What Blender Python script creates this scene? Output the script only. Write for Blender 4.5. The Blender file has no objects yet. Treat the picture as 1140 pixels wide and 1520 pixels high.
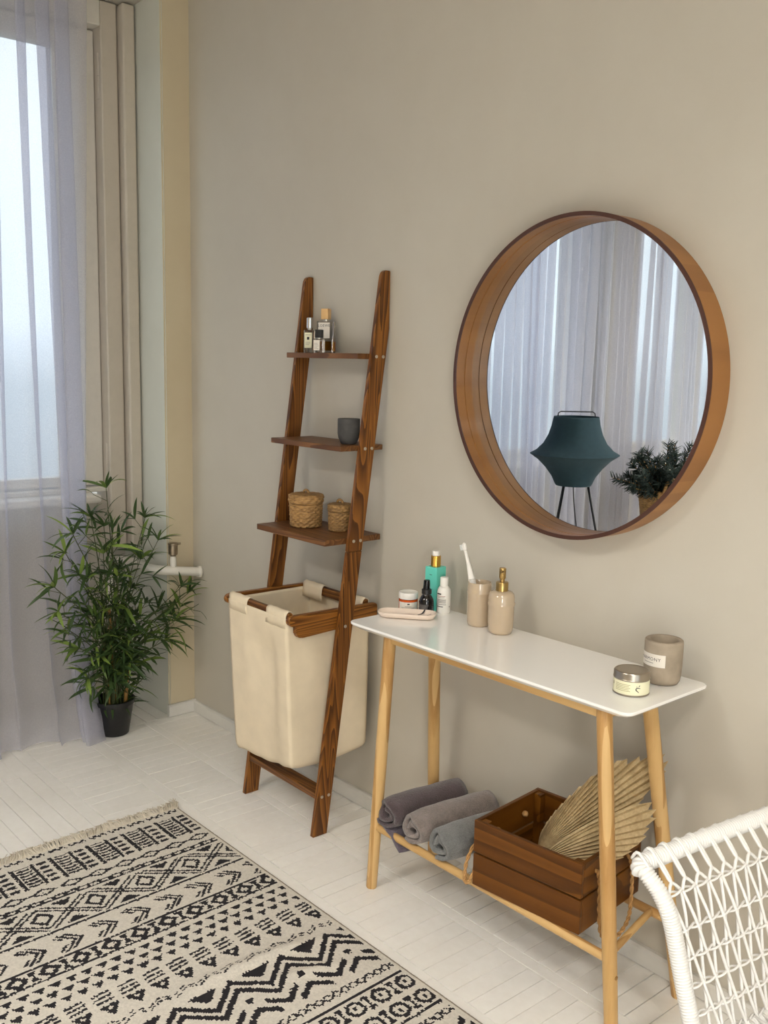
import bpy, bmesh, math, random
import numpy as np
from mathutils import Vector, Matrix, noise
random.seed(7)
PI = math.pi
SC = bpy.context.scene
COL = SC.collection

# ------------------------------------------------------------------ camera
cam_d = bpy.data.cameras.new('camera')
cam = bpy.data.objects.new('camera', cam_d); COL.objects.link(cam)
cam_d.sensor_fit = 'VERTICAL'; cam_d.sensor_height = 36.0
cam_d.lens = 36.0 * 1450.33 / 1520.0
_r = Vector((0.64553627, 0.76345215, 0.0205849)); _u = Vector((-0.12968347, 0.08301237, 0.98807446)); _f = Vector((-0.75263877, 0.64050743, -0.15259462))
cam.matrix_world = Matrix(((_r.x, _u.x, -_f.x, 1.5722), (_r.y, _u.y, -_f.y, -1.99698), (_r.z, _u.z, -_f.z, 1.49597), (0, 0, 0, 1)))
cam_d.clip_start = 0.05
SC.camera = cam

# ------------------------------------------------------------------ world: overcast sky above, hazy town below the horizon
W = bpy.data.worlds.new('overcast_sky'); SC.world = W; W.use_nodes = True
nt = W.node_tree; nt.nodes.clear()
tc = nt.nodes.new('ShaderNodeTexCoord'); sep = nt.nodes.new('ShaderNodeSeparateXYZ'); nt.links.new(tc.outputs['Generated'], sep.inputs[0])
mr = nt.nodes.new('ShaderNodeMapRange'); mr.inputs[1].default_value = -1; mr.inputs[2].default_value = 1; nt.links.new(sep.outputs['Z'], mr.inputs[0])
cr = nt.nodes.new('ShaderNodeValToRGB'); nt.links.new(mr.outputs[0], cr.inputs[0])
e = cr.color_ramp.elements; e[0].position = 0.0; e[0].color = (0.20, 0.21, 0.21, 1); e[1].position = 1.0; e[1].color = (0.86, 0.93, 1.0, 1)
for pos, c in ((0.40, (0.26, 0.29, 0.31, 1)), (0.485, (0.42, 0.49, 0.54, 1)), (0.515, (0.74, 0.83, 0.90, 1)), (0.60, (0.84, 0.92, 0.98, 1))):
    k = e.new(pos); k.color = c
bg = nt.nodes.new('ShaderNodeBackground'); bg.inputs['Strength'].default_value = 2.05
out = nt.nodes.new('ShaderNodeOutputWorld'); nt.links.new(cr.outputs[0], bg.inputs[0]); nt.links.new(bg.outputs[0], out.inputs[0])

SC.view_settings.view_transform = 'Standard'; SC.view_settings.look = 'None'
SC.view_settings.exposure = 0.0; SC.view_settings.gamma = 1.0; SC.view_settings.use_curve_mapping = False
SC.cycles.use_denoising = True
SC.cycles.max_bounces = 10; SC.cycles.diffuse_bounces = 6; SC.cycles.transparent_max_bounces = 24; SC.cycles.glossy_bounces = 5; SC.cycles.transmission_bounces = 8
SC.cycles.caustics_reflective = False; SC.cycles.caustics_refractive = False; SC.cycles.sample_clamp_indirect = 6

FILL_COLUMN = 20.0                                     # glow of the added paper column, a fill light
FILL_DRUM = 47.0                                      # glow of the added drum fill lamps' diffusers
# the room: back wall y=0, left (window) wall x=-2, right (window) wall x=3
RX0, RX1, RY0, RH = -2.0, 3.0, -5.2, 3.15
WIN = [(-2.90, -0.12), (-5.05, -3.14)]           # y ranges of the two left windows
RWIN = (-4.6, -0.7, 0.15, 2.9)                  # right window y0 y1 z0 z1
def portal(loc, rot, sx, sy):
    l = bpy.data.lights.new('daylight_portal', 'AREA'); l.shape = 'RECTANGLE'; l.size = sx; l.size_y = sy
    l.cycles.is_portal = True
    o = bpy.data.objects.new('daylight_portal', l); COL.objects.link(o); o.location = loc; o.rotation_euler = rot
for a, b in WIN: portal((-2.50, (a + b) / 2, 1.88), (0, -PI / 2, 0), 2.0, b - a)
portal((RX1 + 0.32, (RWIN[0] + RWIN[1]) / 2, (RWIN[2] + RWIN[3]) / 2), (0, PI / 2, 0), RWIN[3] - RWIN[2], RWIN[1] - RWIN[0])

# ------------------------------------------------------------------ materials
def lin(c):
    return tuple(((v / 255) / 12.92 if v / 255 <= 0.04045 else ((v / 255 + 0.055) / 1.055) ** 2.4) for v in c)
class NT:
    def __init__(s, name):
        s.m = bpy.data.materials.new(name); s.m.use_nodes = True; s.t = s.m.node_tree; s.t.nodes.clear()
        s.out = s.n('ShaderNodeOutputMaterial')
    def n(s, t, **kw):
        q = s.t.nodes.new(t)
        for k, v in kw.items():
            if k.startswith('i_'): q.inputs[int(k[2:]) if k[2:].isdigit() else k[2:].replace('_', ' ')].default_value = v
            else: setattr(q, k, v)
        return q
    def l(s, a, b): s.t.links.new(a, b)
    def bsdf(s, **kw):
        b = s.n('ShaderNodeBsdfPrincipled')
        for k, v in kw.items(): b.inputs[k.replace('_', ' ')].default_value = v
        s.l(b.outputs[0], s.out.inputs[0]); return b
    def coord(s, scale=(1, 1, 1), rot=(0, 0, 0), kind='Object'):
        t = s.n('ShaderNodeTexCoord'); m = s.n('ShaderNodeMapping'); m.inputs['Scale'].default_value = scale; m.inputs['Rotation'].default_value = rot
        s.l(t.outputs[kind], m.inputs[0]); return m.outputs[0]
    def noise(s, vec, scale, detail=3, rough=0.5, dist=0.0):
        q = s.n('ShaderNodeTexNoise'); q.inputs['Scale'].default_value = scale; q.inputs['Detail'].default_value = detail
        q.inputs['Roughness'].default_value = rough; q.inputs['Distortion'].default_value = dist; s.l(vec, q.inputs['Vector']); return q
    def ramp(s, fac, *stops):
        r = s.n('ShaderNodeValToRGB'); s.l(fac, r.inputs[0]); el = r.color_ramp.elements
        while len(el) < len(stops): el.new(0.5)
        for q, (pos, c) in zip(el, stops): q.position = pos; q.color = (*c, 1)
        return r.outputs[0]
    def bump(s, b, h, strength=0.3, dist=0.002):
        q = s.n('ShaderNodeBump'); q.inputs['Strength'].default_value = strength; q.inputs['Distance'].default_value = dist
        s.l(h, q.inputs['Height']); s.l(q.outputs[0], b.inputs['Normal'])
    def rnd(s):
        return s.n('ShaderNodeObjectInfo').outputs['Random']
MATS = {}
def plain(name, c, rough=0.5, metal=0.0, var=0.06, vscale=18.0, bump=0.0, bscale=60.0, bdist=0.001, **kw):
    if name in MATS: return MATS[name]
    s = NT(name); c = lin(c); b = s.bsdf(Roughness=rough, Metallic=metal)
    for k, v in kw.items(): b.inputs[k.replace('_', ' ')].default_value = v
    v = s.coord(); n = s.noise(v, vscale, 4)
    s.l(s.ramp(n.outputs[0], (0.3, tuple(x * (1 - var) for x in c)), (0.7, tuple(min(1, x * (1 + var)) for x in c))), b.inputs['Base Color'])
    if bump: s.bump(b, s.noise(v, bscale, 5).outputs[0], bump, bdist)
    MATS[name] = s.m; return s.m
def wood(name, dark, mid, light, axis='X', scale=1.0, rough=0.45, rot=(0, 0, 0), rings=26.0, contrast=1.0, coat=0.05):
    """long-grained timber: rings stretched along one local axis"""
    if name in MATS: return MATS[name]
    s = NT(name); b = s.bsdf(Roughness=rough); b.inputs['Specular IOR Level'].default_value = 0.3; b.inputs['Coat Weight'].default_value = coat; b.inputs['Coat Roughness'].default_value = 0.35
    st = {'X': (0.07, 1, 1), 'Y': (1, 0.07, 1), 'Z': (1, 1, 0.07)}[axis]
    base = s.coord(tuple(x * scale for x in st), rot)
    t = s.n('ShaderNodeVectorMath', operation='ADD'); s.l(base, t.inputs[0])
    cmb = s.n('ShaderNodeCombineXYZ'); mm = s.n('ShaderNodeMath', operation='MULTIPLY'); s.l(s.rnd(), mm.inputs[0]); mm.inputs[1].default_value = 3.0
    for i in range(3): s.l(mm.outputs[0], cmb.inputs[i])
    s.l(cmb.outputs[0], t.inputs[1]); v = t.outputs[0]
    n1 = s.noise(v, 9.0, 2, 0.5, 0.4)
    mu = s.n('ShaderNodeMath', operation='MULTIPLY'); s.l(n1.outputs[0], mu.inputs[0]); mu.inputs[1].default_value = rings
    sn = s.n('ShaderNodeMath', operation='FRACT'); s.l(mu.outputs[0], sn.inputs[0])
    fine = s.noise(v, 160.0, 3, 0.6)
    mx = s.n('ShaderNodeMix', data_type='FLOAT'); mx.inputs[0].default_value = 0.28; s.l(sn.outputs[0], mx.inputs[2]); s.l(fine.outputs[0], mx.inputs[3])
    col = s.ramp(mx.outputs[0], (0.12, light), (0.12 + 0.38 / contrast, mid), (0.80, dark), (0.95, mid))
    s.l(col, b.inputs['Base Color']); s.bump(b, mx.outputs[0], 0.12, 0.0006)
    MATS[name] = s.m; return s.m
L = lin
def paint_wall(name, c1, c2):
    s = NT(name); b = s.bsdf(Roughness=0.62); v = s.coord((1, 1, 1))
    n = s.noise(v, 1.1, 4, 0.55); n2 = s.noise(v, 9, 5, 0.6)
    mx = s.n('ShaderNodeMix', data_type='FLOAT'); mx.inputs[0].default_value = 0.3; s.l(n.outputs[0], mx.inputs[2]); s.l(n2.outputs[0], mx.inputs[3])
    s.l(s.ramp(mx.outputs[0], (0.35, c1), (0.65, c2)), b.inputs['Base Color'])
    n3 = s.noise(v, 14, 6, 0.6); s.bump(b, n3.outputs[0], 0.10, 0.004); MATS[name] = s.m; return s.m
M_WALL = paint_wall('wall_paint', L((185, 178, 164)), L((191, 185, 172)))
M_CEIL = paint_wall('ceiling_paint', L((215, 210, 200)), L((222, 217, 208)))
M_PIER = paint_wall('pier_paint', L((192, 178, 150)), L((199, 186, 158)))
def chipped(name, base, under, amount=0.62, rough=0.45):
    s = NT(name); b = s.bsdf(Roughness=rough); v = s.coord(); n = s.noise(v, 35, 6, 0.65); n2 = s.noise(v, 5, 3)
    mx = s.n('ShaderNodeMath', operation='MULTIPLY'); s.l(n.outputs[0], mx.inputs[0]); s.l(n2.outputs[0], mx.inputs[1])
    s.l(s.ramp(mx.outputs[0], (0.10, tuple(x * .93 for x in base)), (0.30, base), (amount * .6, base), (amount * .62, under)), b.inputs['Base Color'])
    s.bump(b, n.outputs[0], 0.25, 0.002); MATS[name] = s.m; return s.m
M_TRIM = chipped('worn_white_trim', L((212, 209, 202)), L((150, 140, 124)), 0.78)
M_FRAME = chipped('window_frame_paint', L((214, 208, 196)), L((180, 170, 150)), 0.9)
M_FRAMEB = chipped('beige_frame_paint', L((194, 184, 168)), L((170, 158, 138)), 0.9)
def plank_mat():
    s = NT('white_painted_board'); b = s.bsdf(Roughness=0.36); b.inputs['Coat Weight'].default_value = 0.1
    v = s.coord(kind='Object'); geo = s.n('ShaderNodeNewGeometry')
    n = s.noise(geo.outputs['Position'], 3.0, 5, 0.6); n2 = s.noise(geo.outputs['Position'], 40, 4, 0.6)
    mx = s.n('ShaderNodeMix', data_type='FLOAT'); mx.inputs[0].default_value = 0.35; s.l(n.outputs[0], mx.inputs[2]); s.l(n2.outputs[0], mx.inputs[3])
    ad = s.n('ShaderNodeMath', operation='MULTIPLY_ADD'); s.l(s.rnd(), ad.inputs[0]); ad.inputs[1].default_value = 0.10; s.l(mx.outputs[0], ad.inputs[2])
    s.l(s.ramp(ad.outputs[0], (0.35, L((233, 229, 221))), (0.72, L((245, 242, 236)))), b.inputs['Base Color'])
    s.bump(b, n2.outputs[0], 0.15, 0.0008); return s.m
M_PLANK = plank_mat()
M_GAP = plain('dark_joint_dirt', (84, 74, 62), 0.9)
M_LADDER = wood('stained_pine_z', L((70, 38, 10)), L((108, 64, 22)), L((140, 90, 36)), 'Z', 1.0, rot=(0.1367, 0, 0), rings=20)
M_SHELF = wood('stained_pine_x', L((80, 48, 24)), L((102, 65, 34)), L((122, 83, 47)), 'X', 1.0, rings=16)
M_BARY = wood('stained_pine_y', L((84, 46, 12)), L((124, 76, 26)), L((152, 100, 40)), 'Y', 1.0, rings=22)
M_BARX = wood('stained_pine_bar', L((74, 42, 15)), L((106, 64, 26)), L((130, 86, 38)), 'X', 1.0, rings=18)
M_CRATE = wood('dark_crate_wood', L((72, 40, 9)), L((92, 53, 13)), L((106, 64, 17)), 'X', 1.0, rings=7, rough=0.35)
M_CRATEY = wood('dark_crate_wood_y', L((74, 41, 9)), L((98, 57, 14)), L((114, 70, 19)), 'Y', 1.0, rings=7, rough=0.35)
M_BAMBOO = wood('pale_bamboo_z', L((172, 130, 78)), L((198, 160, 104)), L((208, 172, 118)), 'Z', 1.0, rings=5, rough=0.4)
M_BAMBOOX = wood('pale_bamboo_x', L((172, 130, 78)), L((198, 160, 104)), L((208, 172, 118)), 'X', 1.0, rings=5, rough=0.4)
M_BAMBOOY = wood('pale_bamboo_y', L((172, 130, 78)), L((198, 160, 104)), L((208, 172, 118)), 'Y', 1.0, rings=5, rough=0.4)
M_WALNUT = wood('veneer_ring', L((140, 94, 48)), L((150, 102, 54)), L((156, 108, 58)), 'Y', 0.6, rings=3, rough=0.38)
M_DKEDGE = plain('dark_walnut_edge', (66, 34, 20), 0.5)
M_STEEL = plain('screw_steel', (196, 190, 178), 0.35, 1.0)
M_CANVAS = plain('cream_canvas', (222, 206, 178), 0.85, var=0.04, bump=0.3, bscale=420, bdist=0.0006)
M_WHITE = plain('white_plastic', (236, 232, 224), 0.3, var=0.01)
M_TABLE = plain('white_lacquer', (246, 244, 240), 0.14, var=0.01, vscale=3, Coat_Weight=0.4, Coat_Roughness=0.06)
M_BLACK = plain('black_plastic', (10, 10, 11), 0.4)
M_TAUPE = plain('taupe_glaze', (188, 168, 142), 0.10, var=0.05, vscale=9, Coat_Weight=0.6, Coat_Roughness=0.05)
M_BRASS = plain('brushed_brass', (176, 146, 92), 0.3, 1.0, var=0.05)
M_GOLD = plain('polished_gold', (214, 172, 82), 0.12, 1.0, var=0.02)
M_CONC = plain('raw_concrete', (152, 138, 120), 0.85, var=0.16, vscale=28, bump=0.3, bscale=150, bdist=0.001)
M_DCONC = plain('charcoal_concrete', (66, 64, 62), 0.75, var=0.25, vscale=45, bump=0.3, bscale=150, bdist=0.001)
M_TIN = plain('tin_metal', (170, 160, 146), 0.28, 1.0, var=0.03)
M_LABEL = plain('label_paper', (228, 220, 208), 0.6, var=0.02)
M_TINLBL = plain('pale_yellow_label', (230, 226, 194), 0.55, var=0.02)
M_INK = plain('black_ink', (24, 22, 26), 0.6)
M_GREYINK = plain('grey_ink', (128, 122, 116), 0.6)
M_TEAL = plain('turquoise_gloss', (98, 200, 182), 0.25, var=0.03)
M_ORANGE = plain('orange_glass_band', (200, 82, 22), 0.2, var=0.04)
M_PINKW = plain('blush_ceramic', (238, 220, 204), 0.25, var=0.03)
M_PINK = plain('dusty_pink_glaze', (176, 138, 124), 0.35, var=0.08)
M_ROPE = plain('sisal_rope', (178, 136, 84), 0.9, var=0.2, vscale=120, bump=0.5, bscale=300, bdist=0.001)
M_WICKER = plain('white_resin_cord', (222, 219, 214), 0.42, var=0.02)
M_TEALSHADE = plain('petrol_fabric', (30, 56, 66), 0.9, var=0.08, vscale=40)
M_IRON = plain('black_iron', (22, 21, 22), 0.45, 0.3)
M_VALVE = plain('dull_nickel', (150, 136, 116), 0.4, 1.0, var=0.15, vscale=60)
M_PIPE = chipped('white_radiator_paint', L((222, 216, 204)), L((120, 96, 70)), 0.80, 0.35)
M_SOIL = plain('dark_soil', (36, 28, 20), 0.95)
def weave_mat(name, a, b_):
    s = NT(name); b = s.bsdf(Roughness=0.65); v = s.coord((1, 1, 5.5)); n = s.noise(v, 42, 4, 0.6, 0.3); n2 = s.noise(v, 120, 3)
    mx = s.n('ShaderNodeMix', data_type='FLOAT'); mx.inputs[0].default_value = 0.3; s.l(n.outputs[0], mx.inputs[2]); s.l(n2.outputs[0], mx.inputs[3])
    s.l(s.ramp(mx.outputs[0], (0.32, L(a)), (0.66, L(b_))), b.inputs['Base Color']); s.bump(b, mx.outputs[0], 0.7, 0.003); return s.m
def towel_mat(name, c):
    s = NT(name); c = L(c); b = s.bsdf(Roughness=1.0); b.inputs['Sheen Weight'].default_value = 0.35
    v = s.coord(); n = s.noise(v, 260, 3, 0.7); n2 = s.noise(v, 40, 4)
    mx = s.n('ShaderNodeMix', data_type='FLOAT'); mx.inputs[0].default_value = 0.45; s.l(n.outputs[0], mx.inputs[2]); s.l(n2.outputs[0], mx.inputs[3])
    s.l(s.ramp(mx.outputs[0], (0.32, tuple(x * .62 for x in c)), (0.68, tuple(min(1, x * 1.3) for x in c))), b.inputs['Base Color'])
    s.bump(b, n.outputs[0], 0.8, 0.004); return s.m
def leaf_mat(name, a, b_):
    s = NT(name); b = s.bsdf(Roughness=0.42); b.inputs['Specular IOR Level'].default_value = 0.4
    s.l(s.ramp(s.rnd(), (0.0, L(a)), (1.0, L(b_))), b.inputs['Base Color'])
    tr = s.n('ShaderNodeBsdfTranslucent'); tr.inputs[0].default_value = (*L(b_), 1); mx = s.n('ShaderNodeMixShader'); mx.inputs[0].default_value = 0.22
    s.l(b.outputs[0], mx.inputs[1]); s.l(tr.outputs[0], mx.inputs[2]); s.l(mx.outputs[0], s.out.inputs[0]); return s.m
M_SEAGRASS = weave_mat('woven_seagrass', (92, 64, 32), (168, 130, 76)); M_SEAGRASS2 = weave_mat('woven_seagrass_pale', (104, 72, 36), (188, 146, 88))
M_LEAF = leaf_mat('bamboo_leaf_green', (66, 92, 38), (138, 162, 76))
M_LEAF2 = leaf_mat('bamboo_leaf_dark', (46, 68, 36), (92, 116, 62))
M_CANE = plain('tan_cane', (150, 110, 54), 0.5, var=0.2, vscale=25)
M_STEM = plain('green_stem', (66, 74, 36), 0.55, var=0.2)
def palm_mat():
    s = NT('dried_palm'); b = s.bsdf(Roughness=0.8); v = s.coord(); n = s.noise(v, 30, 5); n2 = s.noise(v, 160, 3)
    mx = s.n('ShaderNodeMix', data_type='FLOAT'); mx.inputs[0].default_value = 0.4; s.l(n.outputs[0], mx.inputs[2]); s.l(n2.outputs[0], mx.inputs[3])
    s.l(s.ramp(mx.outputs[0], (0.3, L((160, 136, 96))), (0.7, L((206, 184, 142)))), b.inputs['Base Color']); return s.m
M_PALM = palm_mat()
def sheer_mat():
    s = NT('sheer_voile'); v = s.coord(); n = s.noise(v, 300, 2)
    tp = s.n('ShaderNodeBsdfTransparent'); tp.inputs[0].default_value = (0.97, 0.96, 1.0, 1)
    df = s.n('ShaderNodeBsdfDiffuse'); df.inputs[0].default_value = (*L((228, 226, 232)), 1)
    tl = s.n('ShaderNodeBsdfTranslucent'); tl.inputs[0].default_value = (*L((214, 218, 227)), 1)
    m1 = s.n('ShaderNodeMixShader'); m1.inputs[0].default_value = 0.66; s.l(df.outputs[0], m1.inputs[1]); s.l(tl.outputs[0], m1.inputs[2])
    m2 = s.n('ShaderNodeMixShader'); s.l(tp.outputs[0], m2.inputs[1]); s.l(m1.outputs[0], m2.inputs[2])
    rr = s.n('ShaderNodeMapRange'); s.l(n.outputs[0], rr.inputs[0]); rr.inputs[3].default_value = 0.38; rr.inputs[4].default_value = 0.56
    s.l(rr.outputs[0], m2.inputs[0]); s.l(m2.outputs[0], s.out.inputs[0]); return s.m
M_SHEER = sheer_mat()
def pane_mat():
    s = NT('window_pane_glass'); tp = s.n('ShaderNodeBsdfTransparent'); tp.inputs[0].default_value = (0.95, 0.97, 0.97, 1)
    gl = s.n('ShaderNodeBsdfGlossy'); gl.inputs['Roughness'].default_value = 0.02; mx = s.n('ShaderNodeMixShader'); mx.inputs[0].default_value = 0.06
    s.l(tp.outputs[0], mx.inputs[1]); s.l(gl.outputs[0], mx.inputs[2]); s.l(mx.outputs[0], s.out.inputs[0]); return s.m
M_PANE = pane_mat()
def mirror_mat():
    s = NT('mirror_silver'); gl = s.n('ShaderNodeBsdfGlossy'); gl.inputs['Roughness'].default_value = 0.0; gl.inputs[0].default_value = (0.90, 0.93, 0.92, 1)
    s.l(gl.outputs[0], s.out.inputs[0]); return s.m
M_MIRROR = mirror_mat()
def glass_mat(name, c, rough=0.02):
    s = NT(name); b = s.bsdf(Roughness=rough, IOR=1.45); b.inputs['Transmission Weight'].default_value = 1.0; b.inputs['Base Color'].default_value = (*L(c), 1); return s.m
M_GLASS = glass_mat('clear_glass', (246, 240, 232)); M_AMBER = glass_mat('amber_perfume', (214, 150, 40)); M_SMOKE = glass_mat('smoky_cap', (120, 116, 130), 0.1)
M_RUGC = plain('rug_cream_wool', (202, 195, 183), 0.95, var=0.10, vscale=160, bump=0.5, bscale=420, bdist=0.002)
M_RUGB = plain('rug_black_wool', (22, 17, 22), 0.95, var=0.25, vscale=160, bump=0.5, bscale=420, bdist=0.002)
M_RUGE = plain('rug_grey_selvedge', (142, 132, 118), 0.95, var=0.12, vscale=120, bump=0.4, bscale=300)
M_FRINGE = plain('rug_fringe_yarn', (206, 196, 178), 0.95, var=0.1, vscale=80)
M_PINE = plain('frosted_pine_needles', (38, 52, 46), 0.7, var=0.5, vscale=60)
M_BULB = NT('fairy_light'); _b = M_BULB.bsdf(); _b.inputs['Emission Color'].default_value = (1, 0.9, 0.75, 1); _b.inputs['Emission Strength'].default_value = 4.0; M_BULB = M_BULB.m

# ------------------------------------------------------------------ mesh helpers
def link(name, me, mat, parent=None, smooth=False, loc=None, rot=None):
    o = bpy.data.objects.new(name, me); COL.objects.link(o)
    if mat is not None and not me.materials: me.materials.append(mat)
    if parent is not None: o.parent = parent
    if loc is not None: o.location = loc
    if rot is not None: o.rotation_euler = rot
    if smooth:
        for f in me.polygons: f.use_smooth = True
    return o
def obj(name, bm, mat, parent=None, smooth=False, loc=None, rot=None, auto=None):
    me = bpy.data.meshes.new(name); bmesh.ops.recalc_face_normals(bm, faces=bm.faces[:])
    if auto is not None:
        for f in bm.faces: f.smooth = True
        for ed in bm.edges:
            if len(ed.link_faces) == 2 and ed.calc_face_angle(0) > auto: ed.smooth = False
    bm.to_mesh(me); bm.free()
    return link(name, me, mat, parent, smooth, loc, rot)
def thing(name, label, cat, loc=(0, 0, 0), rz=0.0, group=None):
    o = bpy.data.objects.new(name, None); COL.objects.link(o); o.location = loc; o.rotation_euler = (0, 0, rz); o.empty_display_size = 0.05
    tag(o, label, cat, group); return o
def tag(o, label, cat, group=None):
    o['label'] = label; o['category'] = cat
    if group: o['group'] = group
    return o
def struct(o, label=None):
    o['kind'] = 'structure'
    if label: o['label'] = label
    return o
def add_box(bm, x0, x1, y0, y1, z0, z1, bevel=0.0, seg=2):
    r = bmesh.ops.create_cube(bm, size=1.0); vs = r['verts']
    for v in vs: v.co = Vector(((x0 + x1) / 2 + v.co.x * (x1 - x0), (y0 + y1) / 2 + v.co.y * (y1 - y0), (z0 + z1) / 2 + v.co.z * (z1 - z0)))
    if bevel > 0:
        es = list({ed for v in vs for ed in v.link_edges})
        bmesh.ops.bevel(bm, geom=es, offset=bevel, segments=seg, affect='EDGES', profile=0.5)
    return bm
def box(*a, **k): return add_box(bmesh.new(), *a, **k)
def frame_at(d, hint=None):
    d = d.normalized(); h = hint or (Vector((0, 0, 1)) if abs(d.z) < 0.9 else Vector((1, 0, 0)))
    a = d.cross(h).normalized(); return a, d.cross(a).normalized()
def add_tube(bm, pts, rad, sides=12, caps=True, closed=False):
    pts = [Vector(q) for q in pts]; n = len(pts); rad = rad if isinstance(rad, (list, tuple)) else [rad] * n
    rings = []; a = None
    for i, q in enumerate(pts):
        if closed: d = pts[(i + 1) % n] - pts[i - 1]
        else: d = pts[min(i + 1, n - 1)] - pts[max(i - 1, 0)]
        d.normalize()
        if a is None: a, b = frame_at(d)
        else: a = (a - d * a.dot(d)).normalized(); b = d.cross(a)
        rings.append([bm.verts.new(q + (a * math.cos(t) + b * math.sin(t)) * rad[i]) for t in (2 * PI * k / sides for k in range(sides))])
    rng = range(n) if closed else range(n - 1)
    for i in rng:
        A, B = rings[i], rings[(i + 1) % n]
        for k in range(sides): bm.faces.new((A[k], A[(k + 1) % sides], B[(k + 1) % sides], B[k]))
    if caps and not closed:
        bm.faces.new(rings[0][::-1]); bm.faces.new(rings[-1])
    return bm
def tube(*a, **k): return add_tube(bmesh.new(), *a, **k)
def lathe(prof, seg=40, c=(0, 0, 0), disp=None, bm=None):
    bm = bm or bmesh.new(); rings = []
    for j, (r, z) in enumerate(prof):
        if r < 1e-6: rings.append([bm.verts.new((c[0], c[1], c[2] + z))]); continue
        rr = []
        for k in range(seg):
            t = 2 * PI * k / seg; q = r + (disp(t, z, j) if disp else 0)
            rr.append(bm.verts.new((c[0] + q * math.cos(t), c[1] + q * math.sin(t), c[2] + z)))
        rings.append(rr)
    for A, B in zip(rings, rings[1:]):
        for k in range(seg):
            k2 = (k + 1) % seg
            if len(A) == 1 and len(B) == 1: continue
            if len(A) == 1: bm.faces.new((A[0], B[k2], B[k]))
            elif len(B) == 1: bm.faces.new((A[k], A[k2], B[0]))
            else: bm.faces.new((A[k], A[k2], B[k2], B[k]))
    return bm
def spline(pts, n=8):
    pts = [Vector(q) for q in pts]; o = []
    for i in range(len(pts) - 1):
        p0 = pts[max(i - 1, 0)]; p1 = pts[i]; p2 = pts[i + 1]; p3 = pts[min(i + 2, len(pts) - 1)]
        for k in range(n):
            t = k / n
            o.append(0.5 * ((2 * p1) + (p2 - p0) * t + (2 * p0 - 5 * p1 + 4 * p2 - p3) * t * t + (3 * p1 - p0 - 3 * p2 + p3) * t ** 3))
    o.append(pts[-1]); return o
def prism(poly, depth, plane='xz', at=0.0, bevel=0.0):
    bm = bmesh.new()
    def P(a, b, d): return {'xz': (a, at + d, b), 'yz': (at + d, a, b), 'xy': (a, b, at + d)}[plane]
    A = [bm.verts.new(P(a, b, 0)) for a, b in poly]; B = [bm.verts.new(P(a, b, depth)) for a, b in poly]
    bm.faces.new(A); bm.faces.new(B[::-1]); n = len(poly)
    for i in range(n): bm.faces.new((A[i], B[i], B[(i + 1) % n], A[(i + 1) % n]))
    if bevel: 
        bmesh.ops.recalc_face_normals(bm, faces=bm.faces[:])
        bmesh.ops.bevel(bm, geom=[ed for ed in bm.edges if ed.calc_face_angle(0) > 0.6], offset=bevel, segments=2, affect='EDGES')
    return bm
def text_mesh(s, size, fn=None, align='CENTER', extrude=0.0):
    cu = bpy.data.curves.new('lettering', 'FONT'); cu.body = s; cu.size = size; cu.align_x = align; cu.resolution_u = 2; cu.extrude = extrude; cu.space_character = 1.15
    o = bpy.data.objects.new('lettering', cu); COL.objects.link(o)
    me = bpy.data.meshes.new_from_object(o.evaluated_get(bpy.context.evaluated_depsgraph_get())); bpy.data.objects.remove(o); bpy.data.curves.remove(cu)
    me.materials.clear()
    if fn:
        for v in me.vertices: v.co = fn(v.co)
    return me
def cyl_patch(r, t0, t1, z0, z1, n=14, th=0.0004):
    """a label bent round a cylinder of radius r"""
    bm = bmesh.new(); R = r + th; g = [[bm.verts.new((R * math.cos(t0 + (t1 - t0) * i / n), R * math.sin(t0 + (t1 - t0) * i / n), z)) for z in (z0, z1)] for i in range(n + 1)]
    for a, b in zip(g, g[1:]): bm.faces.new((a[0], b[0], b[1], a[1]))
    return bm
CAM_T = lambda x, y: math.atan2(-1.997 - y, 1.572 - x)      # the side of a round thing that faces into the room

# ================================================================== THE ROOM
f = struct(obj('floor', box(RX0 - .5, RX1 + .4, RY0 - .2, 0.2, -0.08, -0.012), M_GAP))
struct(obj('ceiling', box(RX0 - .6, RX1 + .5, RY0 - .3, 0.25, RH, RH + 0.1), M_CEIL))
struct(obj('wall_back', box(RX0 - .6, RX1 + .5, 0.0, 0.2, -0.08, RH), M_WALL), 'warm beige painted plaster wall')
struct(obj('wall_front', box(RX0 - .6, RX1 + .5, RY0 - .2, RY0, -0.08, RH), M_WALL))
bm = bmesh.new(); y0, y1, z0, z1 = RWIN
add_box(bm, RX1, RX1 + .3, RY0, y0, -0.08, RH); add_box(bm, RX1, RX1 + .3, y1, 0, -0.08, RH); add_box(bm, RX1, RX1 + .3, y0, y1, z1, RH); add_box(bm, RX1, RX1 + .3, y0, y1, -0.08, z0)
struct(obj('wall_right', bm, M_WALL))
bm = bmesh.new()
add_box(bm, -2.5, -2.10, -3.14, -2.90, -0.08, RH); add_box(bm, -2.5, -2.0, RY0, -5.05, -0.08, RH); add_box(bm, -2.5, -2.10, -5.05, -0.12, 2.86, RH)
for a, b in WIN: add_box(bm, -2.5, -2.39, a, b, -0.08, 0.90)
struct(obj('wall_left', bm, M_WALL))
bm = box(-2.5, -2.0, -0.12, 0.0, -0.08, RH)
bmesh.ops.bevel(bm, geom=[ed for ed in bm.edges if abs(ed.verts[0].co.x + 2) < 1e-4 and abs(ed.verts[1].co.x + 2) < 1e-4 and abs(ed.verts[0].co.y + .12) < 1e-4 and abs(ed.verts[1].co.y + .12) < 1e-4], offset=0.006, segments=2, affect='EDGES')
M_REVEAL = paint_wall('niche_paint', L((196, 196, 184)), L((204, 205, 194)))
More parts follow.
